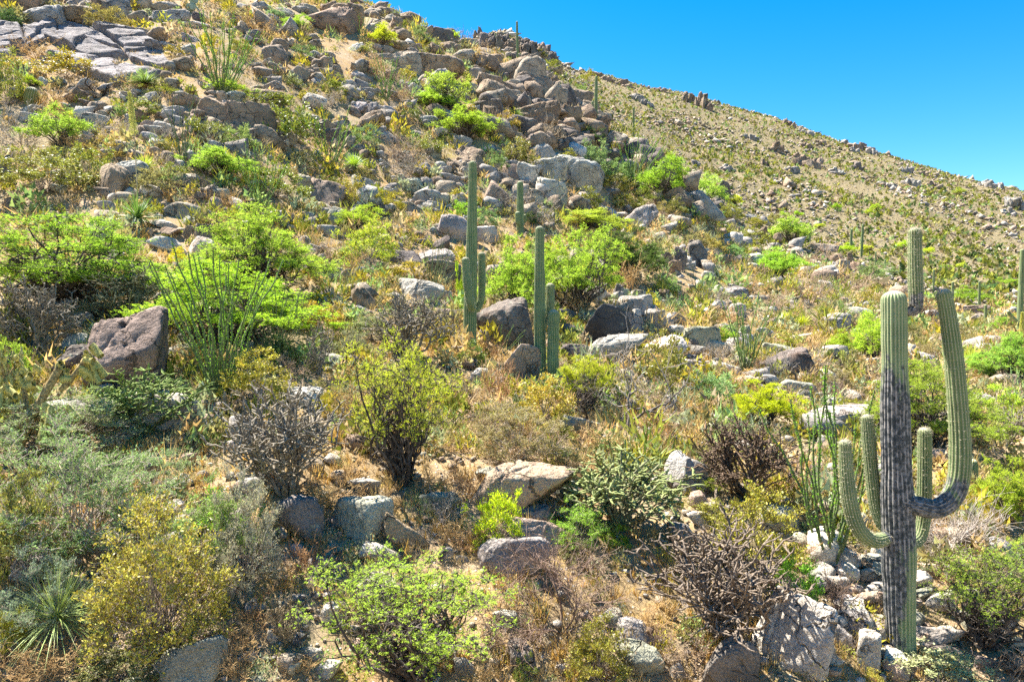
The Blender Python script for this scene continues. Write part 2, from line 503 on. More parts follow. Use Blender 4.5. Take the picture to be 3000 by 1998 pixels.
def grow(rng, stems, levels, children, l0, lr, r0, rr, spread0, spread, wiggle=0.25, up=0.1, k=5, tmin=0.3, jitter=0.3, gather=0.04):
    """branch structure, level by level. returns [(P (n,k,3), Rd (n,k)) per level]"""
    az = rng.uniform(0, 2 * np.pi, stems) if stems > 1 else np.zeros(1)
    az = (np.arange(stems) / max(stems, 1) * 2 * np.pi + rng.normal(0, 0.35, stems))
    tilt = spread0 * np.sqrt(rng.uniform(0.05, 1, stems))
    dirs = np.stack([np.sin(tilt) * np.cos(az), np.sin(tilt) * np.sin(az), np.cos(tilt)], -1)
    pos = np.concatenate([gather * dirs[:, :2], np.zeros((stems, 1))], 1)
    ln = l0 * rng.uniform(1 - jitter, 1 + jitter, stems)
    rad = np.full(stems, r0) * rng.uniform(0.75, 1.15, stems)
    out = []
    for lv in range(levels):
        n = len(pos)
        P = np.empty((n, k, 3)); P[:, 0] = pos
        d = dirs.copy()
        bend = rng.normal(size=(n, 3)) * wiggle * 0.5
        for j in range(1, k):
            d = norm(d + bend * 0.5 + rng.normal(size=(n, 3)) * wiggle * 0.5 + np.array((0, 0, up)))
            P[:, j] = P[:, j - 1] + d * (ln / (k - 1))[:, None]
        re = rad * rr if lv < levels - 1 else rad * 0.45
        tt = np.linspace(0, 1, k)[None]
        Rd = rad[:, None] * (1 - tt) + re[:, None] * tt
        out.append((P, Rd))
        if lv == levels - 1:
            break
        c = children[lv] if isinstance(children, (list, tuple)) else children
        par = np.repeat(np.arange(n), c)
        t = rng.uniform(tmin, 1.0, len(par))
        t[::c] = 1.0
        f = t * (k - 1); i = np.minimum(f.astype(int), k - 2); fr = f - i
        pos = P[par, i] * (1 - fr)[:, None] + P[par, i + 1] * fr[:, None]
        dd = norm(P[par, i + 1] - P[par, i])
        rd = rdir(rng, len(par))
        rd = norm(rd - (rd * dd).sum(-1, keepdims=True) * dd)
        sp = spread * rng.uniform(0.45, 1.15, len(par)); sp[::c] *= 0.4
        dirs = norm(dd * np.cos(sp)[:, None] + rd * np.sin(sp)[:, None] + np.array((0, 0, up * 0.6)))
        ln = ln[par] * lr * rng.uniform(1 - jitter, 1 + jitter, len(par)) * (1.0 - 0.25 * (1 - t))
        rad = Rd[par, i] * 0.72
    return out

def fit(levels, lo=3, hi=97):
    """affine that takes the branch tips into x,y in +-0.5 and z in 0..1"""
    T = levels[-1][0].reshape(-1, 3)
    a, b = np.percentile(T, lo, 0), np.percentile(T, hi, 0)
    hx, hy = 0.5 * (b[0] - a[0]), 0.5 * (b[1] - a[1])
    s = np.array((0.5 / hx, 0.5 / hy, 1.0 / max(b[2], 1e-3)))
    return s

ICO = {}
def ico(sub):
    if sub not in ICO:
        bm = bmesh.new()
        bmesh.ops.create_icosphere(bm, subdivisions=sub, radius=1.0)
        ICO[sub] = (np.array([v.co[:] for v in bm.verts]), np.array([[v.index for v in f.verts] for f in bm.faces]))
        bm.free()
    return ICO[sub]

def rock_verts(rng, sub=4, planes=12, sharp=9.0, rough=0.06, layered=0.0):
    """rounded granite block: soft intersection of random half spaces plus noise; unit box, z 0..1"""
    D, F = ico(sub)
    N = rdir(rng, planes)
    N = np.concatenate([N, [(0, 0, 1), (0, 0, -1)] + rng.normal(size=(2, 3)) * 0.15])
    N = norm(N)
    dist = rng.uniform(0.62, 1.05, len(N)); dist[-2:] = rng.uniform(0.6, 0.8, 2)
    g = np.maximum(D @ N.T, 1e-3) / dist
    r = 1.0 / (g ** sharp).sum(1) ** (1 / sharp)
    V = D * r[:, None]
    sd = int(rng.integers(1e6))
    nz = fbm(V * 1.6 + 5, 4, sd) * rough * 1.6 + fbm(V * 6 + 9, 3, sd + 9) * rough * 0.5
    rid = 1 - np.abs(fbm(V * 2.3 + 3, 3, sd + 5)) * 2
    nz = nz - np.clip(rid - 0.72, 0, 1) * rough * 2.2
    for _ in range(3 if sub > 2 else 0):        # joints: open cracks, blocks either side set off a little
        n_ = norm(rng.normal(size=3) * np.array((1, 1, 0.6)))
        o_ = rng.uniform(-0.35, 0.45)
        q = V @ n_ - o_ + 0.05 * fbm(V * 2.0, 2, sd + 21)
        nz = nz - 0.085 * np.exp(-(q / 0.03) ** 2) + np.where(q > 0, 1, -1) * rng.uniform(-0.03, 0.03)
    if layered:
        ax = norm(np.array((rng.normal() * 0.25, rng.normal() * 0.25, 1.0)))
        h = V @ ax * 5.5 + fbm(V * 1.5, 2, sd + 3) * 1.2
        f = h - np.floor(h)
        step = (_hash(np.floor(h), np.zeros_like(h), np.zeros_like(h), sd) - 0.5) * layered
        nz = nz + step - np.exp(-(np.minimum(f, 1 - f) / 0.07) ** 2) * layered * 0.55
    V = V * (1 + nz)[:, None]
    V = V - V.min(0)
    V = V / V.max(0)
    V[:, :2] -= 0.5
    return V, F

# ------------------------------------------------------------------ objects
def tag(o, label=None, cat=None, group=None, kind=None):
    if label: o['label'] = label
    if cat: o['category'] = cat
    if group: o['group'] = group
    if kind: o['kind'] = kind
    return o

def obj(name, me, parent=None, loc=None, rot=None, scale=None, color=None):
    o = bpy.data.objects.new(name, me)
    COL.objects.link(o)
    if parent is not None: o.parent = parent
    if loc is not None: o.location = loc
    if rot is not None: o.rotation_euler = rot
    if scale is not None: o.scale = scale
    if color is not None: o.color = (*color, 1)
    return o

# ------------------------------------------------------------------ plant prototypes (unit size: x,y +-0.5, z 0..1)
def spread_points(rng, levels, n, use=(-1,), t0=0.15, s=1.0):
    """n random points on the branches of the given levels, with branch directions"""
    Ps = [levels[u][0] for u in use]
    P = np.concatenate(Ps)
    k = P.shape[1]
    b = rng.integers(0, len(P), n)
    f = rng.uniform(t0, 1, n) * (k - 1)
    i = np.minimum(f.astype(int), k - 2); fr = (f - i)[:, None]
    p = P[b, i] * (1 - fr) + P[b, i + 1] * fr
    return p, norm(P[b, i + 1] - P[b, i])

def dome(rng, n, zlo, seed, ragged=0.30, flat=0.5):
    """cluster centres filling an uneven dome: x,y +-0.5, z zlo..1"""
    az = rng.uniform(0, 2 * np.pi, n); cz = rng.uniform(0.0, 1.0, n) ** (0.85 if zlo > 0.15 else 1.35)
    rr = rng.uniform(0.25, 1.0, n) ** 0.45
    d = np.stack([np.sqrt(1 - cz * cz) * np.cos(az), np.sqrt(1 - cz * cz) * np.sin(az), cz], -1)
    lump = 1 + ragged * fbm(d * 1.7 + seed * 3.1, 3, seed)
    p = d * (rr * lump)[:, None] * np.array((0.46, 0.46, 1.0))
    p[:, 2] = zlo + p[:, 2] * (0.97 - zlo) / 1.08 + rng.normal(size=n) * 0.02
    p[:, 2] += (1 - np.clip(rr, 0, 1)) * flat * 0.1
    return p

def limbs(rng, tips, base, r0, k=6, wig=0.05, fork=0.35, out=(0.2, 0.5)):
    """curved limbs from the base to every tip, bundled near the root"""
    n = len(tips)
    f = np.stack([tips[:, 0] * rng.uniform(*out, n), tips[:, 1] * rng.uniform(*out, n), tips[:, 2] * rng.uniform(fork * 0.7, fork * 1.4, n)], -1)
    t = np.linspace(0, 1, k)[None, :, None]
    P = (1 - t) ** 2 * base[:, None] + 2 * t * (1 - t) * f[:, None] + t * t * tips[:, None]
    w = rng.normal(size=(n, k, 3)) * wig; w[:, 0] = 0
    P = P + w * np.sin(t * np.pi * 0.9 + 0.1)
    tt = np.linspace(0, 1, k)[None]
    return P, np.full((n, 1), 1.0) * r0 * (1 - 0.88 * tt) * rng.uniform(0.6, 1.1, (n, 1))

def proto_tree(seed, lod, dense=1.0, open_=False):
    rng = np.random.default_rng(seed)
    nc = (90, 60, 30, 130)[lod] if not open_ else (60, 44, 24, 90)[lod]
    zlo = 0.20 if not open_ else 0.36
    ctr = dome(rng, nc, zlo, seed, 0.75)
    b = MB()
    nb = (5 if not open_ else 8)
    ba = np.concatenate([rng.normal(size=(nb, 2)) * 0.018, np.zeros((nb, 1))], 1)
    main = ctr[rng.choice(nc, nb * 3, replace=False)]
    P, Rd = limbs(rng, main * np.array((1, 1, 0.93)), ba[np.arange(nb * 3) % nb], 0.022 if not open_ else 0.019, 9, 0.028, 0.35 if not open_ else 0.42, (0.2, 0.5) if not open_ else (0.5, 0.85))
    V, F = tubes(P, np.maximum(Rd, 0.002), 6 if lod in (0, 3) else 4); b.add(V, F)
    # side limbs leave the main ones
    par = rng.integers(0, nb * 3, nc); j = rng.integers(2, 7, nc)
    P2, R2 = limbs(rng, ctr - P[par, j], np.zeros((nc, 3)), 0.008, 5, 0.02)
    V, F = tubes(P2 + P[par, j][:, None], np.maximum(R2, 0.0017), 4 if lod in (0, 3) else 3); b.add(V, F)
    # twigs inside each clump
    per = (9, 6, 3, 11)[lod]
    cs = rng.uniform(0.07, 0.135, nc)
    ci = np.repeat(np.arange(nc), per)
    off = rdir(rng, nc * per) * np.array((1, 1, 0.6)) * (cs[ci] * rng.uniform(0.5, 1.15, nc * per))[:, None]
    P3, R3 = limbs(rng, off, np.zeros((nc * per, 3)), 0.0036, 4, 0.012, 0.6)
    P3 = P3 + ctr[ci][:, None]
    if lod != 2:
        V, F = tubes(P3, np.maximum(R3, 0.0011), 3); b.add(V, F)
    if open_:   # bare dead shoots among and below the leaves
        m = 150
        q = P.reshape(-1, 3)[rng.integers(0, nb * 3 * 9, m)]
        o = rdir(rng, m) * np.array((1, 1, 0.6)) + np.array((0, 0, 0.2))
        P4, R4 = limbs(rng, norm(o) * rng.uniform(0.08, 0.22, m)[:, None], np.zeros((m, 3)), 0.005, 5, 0.02)
        V, F = tubes(P4 + q[:, None], np.maximum(R4, 0.0013), 3); b.add(V, F)
    trunk = b.mesh('tree_trunk', [M['bark']], True)
    nsp = int((4200, 1900, 420, 8200)[lod] * dense)
    lp = (9, 6, 5, 9)[lod]
    ll = (0.0145, 0.026, 0.058, 0.0105)[lod]
    if open_ and lod == 3: ll = 0.0075
    i = rng.integers(0, len(P3), nsp); f = rng.uniform(0.1, 1.0, nsp)[:, None]
    p = P3[i, 0] * (1 - f) + P3[i, -1] * f + rng.normal(size=(nsp, 3)) * 0.012
    ax = norm(norm(P3[i, -1] - P3[i, 0]) * 0.7 + rdir(rng, nsp) * 0.8 + np.array((0, 0, 0.12)))
    sl = rng.uniform(0.6, 1.2, nsp) * ll * 3.2
    t = (np.arange(lp) + 0.5) / lp
    C = p[:, None] + ax[:, None] * (sl[:, None] * t)[..., None] + rng.normal(size=(nsp, lp, 3)) * ll * 0.25
    side = norm(np.cross(ax, rdir(rng, nsp)))
    sgn = np.where(np.arange(lp) % 2, 1.0, -1.0)
    LD = norm(ax[:, None] * 0.6 + side[:, None] * sgn[None, :, None] + rng.normal(size=(nsp, lp, 3)) * 0.35)
    N = norm(np.cross(ax, side)[:, None] + rng.normal(size=(nsp, lp, 3)) * 0.5 + np.array((0, 0, 0.5)))
    L = ll * rng.uniform(0.7, 1.3, nsp * lp)
    V, F = leaf_tris(C.reshape(-1, 3), LD.reshape(-1, 3), N.reshape(-1, 3), L, L * 0.48)
    b = MB(); b.add(V, F)
    crown = b.mesh('tree_crown', [M['feather']])
    return [('trunk', trunk, 1), ('crown', crown, 0)]

def proto_shrub(seed, lod, leafmat, llen, count, aspect, airy=0.0):
    rng = np.random.default_rng(seed)
    nc = (70, 45, 22, 130)[lod]
    ctr = dome(rng, nc, 0.10, seed, 0.35 + airy, 0.3)
    b = MB()
    P, Rd = limbs(rng, ctr, np.concatenate([rng.normal(size=(nc, 2)) * 0.03, np.zeros((nc, 1))], 1), 0.007, 6, 0.02)
    V, F = tubes(P, np.maximum(Rd, 0.0016), 3); b.add(V, F)
    per = (10, 6, 3, 12)[lod]
    cs = rng.uniform(0.08, 0.14, nc) * (1 + airy)
    ci = np.repeat(np.arange(nc), per)
    off = norm(rdir(rng, nc * per) + np.array((0, 0, 0.5)) + norm(ctr[ci]) * 0.6) * (cs[ci] * rng.uniform(0.6, 1.3, nc * per))[:, None]
    P3, R3 = limbs(rng, off, np.zeros((nc * per, 3)), 0.0032, 4, 0.012, 0.6)
    P3 = P3 + ctr[ci][:, None]
    if lod != 2:
        V, F = tubes(P3, np.maximum(R3, 0.0011), 3); b.add(V, F)
    st = b.mesh('shrub_stems', [M['twig']])
    i = rng.integers(0, len(P3), count); f = rng.uniform(0.0, 1.08, count)[:, None]
    d = norm(P3[i, -1] - P3[i, 0])
    p = P3[i, 0] * (1 - f) + P3[i, -1] * f + rng.normal(size=(count, 3)) * llen * 0.6
    LD = norm(d * 0.5 + rdir(rng, count) * 0.8 + np.array((0, 0, 0.45)))
    L = llen * rng.uniform(0.6, 1.35, count)
    V, F = (leaf_tris if leafmat == 'fine' else leaf_quads)(p, LD, rdir(rng, count), L, L * aspect)
    V[:, 2] = np.maximum(V[:, 2], 0.0)
    b = MB(); b.add(V, F)
    fo = b.mesh('shrub_foliage', [M[leafmat]])
    return [('stems', st, 1), ('foliage', fo, 0)]

def proto_twiggy(seed, lod, levels=5, leaves=0):
    """dry tangle of bare twigs"""
    rng = np.random.default_rng(seed)
    ch = [5, 4, 4, 2] if lod == 0 else [4, 4, 3]
    if lod == 2: ch = [4, 3]
    lv = grow(rng, 8, len(ch) + 1, ch, 0.32, 0.7, 0.011, 0.6, 1.2, 0.85, 0.4, 0.05, k=4, jitter=0.45)
    s = fit(lv)
    b = MB()
    for i, (P, Rd) in enumerate(lv):
        V, F = tubes(P * s, np.maximum(Rd, (0.0022, 0.004, 0.008)[lod]), 4 if i == 0 else 3)
        b.add(V, F)
    parts = [('twigs', b.mesh('dry_twigs', [M['twig']]), 0)]
    if leaves:
        ll = (0.02, 0.03, 0.06)[lod]
        n = leaves
        p, d = spread_points(rng, [(P * s, r) for P, r in lv], n)
        V, F = leaf_quads(p, norm(d + rdir(rng, n)), rdir(rng, n), ll * rng.uniform(.5, 1.3, n), ll * 0.5)
        b = MB(); b.add(V, F)
        parts.append(('foliage', b.mesh('dry_leaves', [M['fine']]), 2))
    return parts

def proto_cholla(seed, lod, green=False, thick=0.0050):
    """short trunk, branches fanning into a rounded head of stubby joints"""
    rng = np.random.default_rng(seed)
    n = (80, 42, 20)[lod]
    tips = dome(rng, n, 0.30, seed, 0.35, 0.4)
    nm = (14, 10, 6)[lod]
    b, c = MB(), MB()
    main = tips[:nm] * 0.86
    P, Rd = limbs(rng, main, np.concatenate([rng.normal(size=(nm, 2)) * 0.012, np.zeros((nm, 1))], 1), 0.020, 8, 0.022, 0.4, (0.25, 0.6))
    V, F = tubes(P, np.maximum(Rd, thick), 6 if lod == 0 else 4); b.add(V, F)
    par = rng.integers(0, nm, n); j = rng.integers(2, 7, n)
    # take the nearest of a few main limbs so branches do not cross the whole head
    cand = rng.integers(0, nm, (n, 6)); dd = np.linalg.norm(P[cand, 4] - tips[:, None], axis=-1)
    par = cand[np.arange(n), dd.argmin(1)]
    st = P[par, j]
    P2, R2 = limbs(rng, tips - st, np.zeros((n, 3)), 0.011, 6, 0.016, 0.45, (0.3, 0.6))
    P2 = P2 + st[:, None]
    V, F = tubes(P2, np.maximum(R2, thick), 5 if lod == 0 else 4); b.add(V, F)
    per = (9, 7, 5)[lod]
    q = np.repeat(np.arange(n), per)
    k = rng.integers(2, 6, n * per)
    s0 = P2[q, k]
    dr = norm(norm(P2[q, -1] - P2[q, 2]) * 0.6 + rdir(rng, n * per) * 0.85 + np.array((0, 0, 0.30)))
    ln = rng.uniform(0.05, 0.115, n * per)
    P3, R3 = limbs(rng, dr * ln[:, None], np.zeros((n * per, 3)), 0.01, 4, 0.006, 0.5, (0.5, 0.5))
    P3 = P3 + s0[:, None]
    rr = np.full(P3.shape[:2], thick * (1.0, 1.4, 2.2)[lod]); rr[:, -1] *= 0.4
    V, F = tubes(P3, rr, 5 if lod == 0 else 3)
    c.add(V + rng.normal(size=V.shape) * thick * 0.12, F)
    if lod == 0:
        E = P3[rng.random(len(P3)) < (0.45 if green else 0.15), -1]
        dI, fI = ico(1)
        sc = thick * rng.uniform(1.0, 1.7, len(E))
        V = (E[:, None] + dI[None] * sc[:, None, None]).reshape(-1, 3)
        F = (fI[None] + (np.arange(len(E)) * len(dI))[:, None, None]).reshape(-1, 3)
        c.add(V, F)
    return [('branches', b.mesh('cholla_branches', [M['cholla']], True), 1), ('joints', c.mesh('cholla_joints', [M['joint' if green else 'cholla']], True), 0)]

def proto_chain(seed):
    """chain-fruit cholla: thick pale fuzzy joints hanging in bunches"""
    rng = np.random.default_rng(seed)
    lv = grow(rng, 1, 4, [5, 5, 4], 0.5, 0.52, 0.05, 0.8, 0.2, 1.1, 0.25, 0.02, k=5)
    lv[0][0][:, :, 2] *= 1.3
    for P, Rd in lv[2:]:
        drop = np.linspace(0, 1, P.shape[1])[None, :, None]
        P[..., 2:3] -= drop * 0.10
    s = fit(lv, 1, 99)
    lv = [(P * s, Rd) for P, Rd in lv]
    b, c = MB(), MB()
    for i, (P, Rd) in enumerate(lv):
        rr = (np.full_like(Rd, 0.045), np.full_like(Rd, 0.032), np.full_like(Rd, 0.034), np.full_like(Rd, 0.032))[i]
        V, F = tubes(P, rr, 7)
        V += rng.normal(size=V.shape) * 0.004
        (c if i >= 2 else b).add(V, F)
    m = 4500
    p, d = spread_points(rng, lv, m, (-1, -2), 0.0)
    o = rdir(rng, m); o = norm(o - (o * d).sum(-1, keepdims=True) * d)
    V, F = leaf_quads(p + o * 0.024, norm(o + d * 0.3), d, rng.uniform(0.012, 0.024, m), 0.005)
    sp = MB(); sp.add(V, F)
    return [('branches', b.mesh('cholla_branches', [M['cholla']], True), 1), ('joints', c.mesh('cholla_joints', [M['joint']], True), 0), ('spines', sp.mesh('cholla_spines', [M['spine']]), 1)]

def proto_dead(seed):
    rng = np.random.default_rng(seed)
    lv = grow(rng, 3, 5, [3, 3, 3, 3], 0.40, 0.74, 0.022, 0.6, 0.9, 0.85, 0.5, 0.03, k=8, jitter=0.35)
    s = fit(lv)
    b, c = MB(), MB()
    for i, (P, Rd) in enumerate(lv):
        V, F = tubes(P * s, np.maximum(Rd, 0.0025), 6 if i < 2 else 4)
        (b if i < 2 else c).add(V, F)
    return [('trunk', b.mesh('dead_trunk', [M['bark']], True), 1), ('twigs', c.mesh('dead_twigs', [M['twig']], True), 1)]

def proto_sotol(seed, n, wid, flat=1.0, droop=0.25, skirt=True):
    rng = np.random.default_rng(seed)
    def blades(n, el0, el1, l0, l1, dr):
        az = rng.uniform(0, 2 * np.pi, n)
        el = np.arcsin(rng.uniform(math.sin(el0), math.sin(el1), n))
        L = rng.uniform(l0, l1, n)
        d = np.stack([np.cos(el) * np.cos(az), np.cos(el) * np.sin(az), np.sin(el)], -1)
        S = norm(np.cross(d, np.array((0, 0, 1.0))) + rng.normal(size=(n, 3)) * 0.2)
        t = np.array((0, 0.35, 0.7, 1.0))
        C = d[:, None] * (L[:, None] * t)[..., None] + np.array((0, 0, 0.18))
        C[..., 2] -= dr * (t ** 2)[None] * L[:, None] * np.cos(el)[:, None]
        w = wid * np.array((0.8, 1.0, 0.7, 0.06))
        V = np.stack([C - S[:, None] * w[None, :, None], C + S[:, None] * w[None, :, None]], 2)
        i = np.arange(n)[:, None] * 8 + np.arange(3)[None] * 2
        F = np.stack([i, i + 1, i + 3, i + 2], -1).reshape(-1, 4)
        return V.reshape(-1, 3), F
    b = MB()
    V, F = blades(n, R(-5), R(88), 0.42, 0.58, droop)
    b.add(V, F)
    parts = [('blades', None, 0)]
    V[:, 2] = np.clip(V[:, 2], -0.02, None) / 0.72 * flat
    b.V[0] = V
    parts = [('blades', b.mesh('spiky_blades', [M['blade']]), 0)]
    if skirt:
        c = MB()
        V, F = blades(n // 3, R(-50), R(-5), 0.2, 0.36, 0.1)
        V[:, 2] /= 0.72
        c.add(V, F)
        parts.append(('dead_skirt', c.mesh('dead_skirt', [M['blade']]), 3))
    return parts

def proto_grass(seed, n=60):
    rng = np.random.default_rng(seed)
    az = rng.uniform(0, 2 * np.pi, n); el = rng.uniform(0.75, 1.5, n)
    d = np.stack([np.cos(el) * np.cos(az), np.cos(el) * np.sin(az), np.sin(el)], -1)
    C = np.concatenate([rng.normal(size=(n, 2)) * 0.12, np.zeros((n, 1))], 1)
    return leaf_tris(C, d, rdir(rng, n), rng.uniform(0.5, 1.0, n), 0.04)

def proto_cane(seed, leafy):
    rng = np.random.default_rng(seed)
    k = 14
    t = np.linspace(0, 1, k)
    ph = rng.uniform(0, 6.28)
    P = np.stack([0.13 * (t ** 2) * rng.uniform(0.3, 1.4) + 0.017 * np.sin(t * 7 + ph) + 0.006 * np.sin(t * 23 + ph), 0.04 * t * t * rng.normal() + 0.015 * np.cos(t * 9 + ph), t], -1)[None]
    Rd = (0.0088 * (1 - 0.60 * t))[None]
    b = MB()
    V, F = tubes(P, Rd, 5)
    b.add(V, F, 0)
    wood = b.mesh('ocotillo_cane', [M['cane']], True)
    if not leafy:
        return wood, None
    n = 220
    f = rng.uniform(0.16, 0.995, n) * (k - 1)
    i = np.minimum(f.astype(int), k - 2); fr = (f - i)[:, None]
    p = P[0, i] * (1 - fr) + P[0, i + 1] * fr
    o = rdir(rng, n); o[:, 2] = 0; o = norm(o)
    L = rng.uniform(0.008, 0.015, n)
    V, F = leaf_quads(p + o * 0.003, norm(o + np.array((0, 0, 0.6))), rdir(rng, n), L, L * 0.6)
    b = MB(); b.add(V, F, 0)
    return wood, b.mesh('ocotillo_leaves', [M['cane_leaf']])

PROTO = {}
def build_protos():
    for v in range(3):
        for lod in range(3):
            PROTO['tree', v, lod] = proto_tree(100 + v, lod)
            PROTO['open', v, lod] = proto_tree(140 + v, lod, 0.62, True)
            PROTO['leafy', v, lod] = proto_shrub(200 + v, lod, 'leaf', (0.032, 0.052, 0.10)[lod], (9000, 3000, 700)[lod], 0.48)
            PROTO['fine', v, lod] = proto_shrub(240 + v, lod, 'fine', (0.022, 0.043, 0.092)[lod], (15000, 4200, 950)[lod], 0.42, 0.15)
            PROTO['dry', v, lod] = proto_twiggy(300 + v, lod, leaves=(2200, 900, 300)[lod])
            PROTO['twig', v, lod] = proto_twiggy(330 + v, lod)
            PROTO['cholla', v, lod] = proto_cholla(400 + v, lod)
            PROTO['gcholla', v, lod] = proto_cholla(440 + v, lod, True, thick=0.0074)
        if v < 1:
            PROTO['tree', v, 3] = proto_tree(120 + v, 3, 0.9)
            PROTO['open', v, 3] = proto_tree(160 + v, 3, 0.5, True)
        if v < 2:
            PROTO['leafy', v, 3] = proto_shrub(210 + v, 3, 'leaf', 0.0225, 17000, 0.5)
            PROTO['fine', v, 3] = proto_shrub(250 + v, 3, 'fine', 0.0165, 24000, 0.42, 0.1)
        PROTO['sotol', v, 0] = proto_sotol(500 + v, 230, 0.0085)
        PROTO['bear', v, 0] = proto_sotol(520 + v, 340, 0.0021, 1.0, 0.30, False)
        PROTO['dead', v, 0] = proto_dead(540 + v)
    PROTO['chain', 0, 0] = proto_chain(560)
    PROTO['chain', 1, 0] = proto_chain(561)
    for v in range(5):
        PROTO['cane', v, 0] = proto_cane(600 + v, 1.0)
        PROTO['cane', v, 1] = proto_cane(620 + v, 0.0)
build_protos()

ROCKS = {}
def build_rocks():
    for v in range(6):
        rng = np.random.default_rng(700 + v)
        for sub in (3, 4, 5):
            r = np.random.default_rng(700 + v)
            for code, (pl, sh, ro, la) in {'C': (11, 22, 0.20, 0), 'R': (10, 8.5, 0.075, 0), 'A': (11, 22, 0.08, 0), 'S': (9, 16, 0.08, 0.0), 'L': (9, 11, 0.06, 0.2)}.items():
                V, F = rock_verts(np.random.default_rng(700 + v + ord(code) * 10), sub, pl, sh, ro, la)
                b = MB(); b.add(V, F)
                ROCKS[code, v, sub] = b.mesh('granite_rock', [M['rock']], True)
build_rocks()

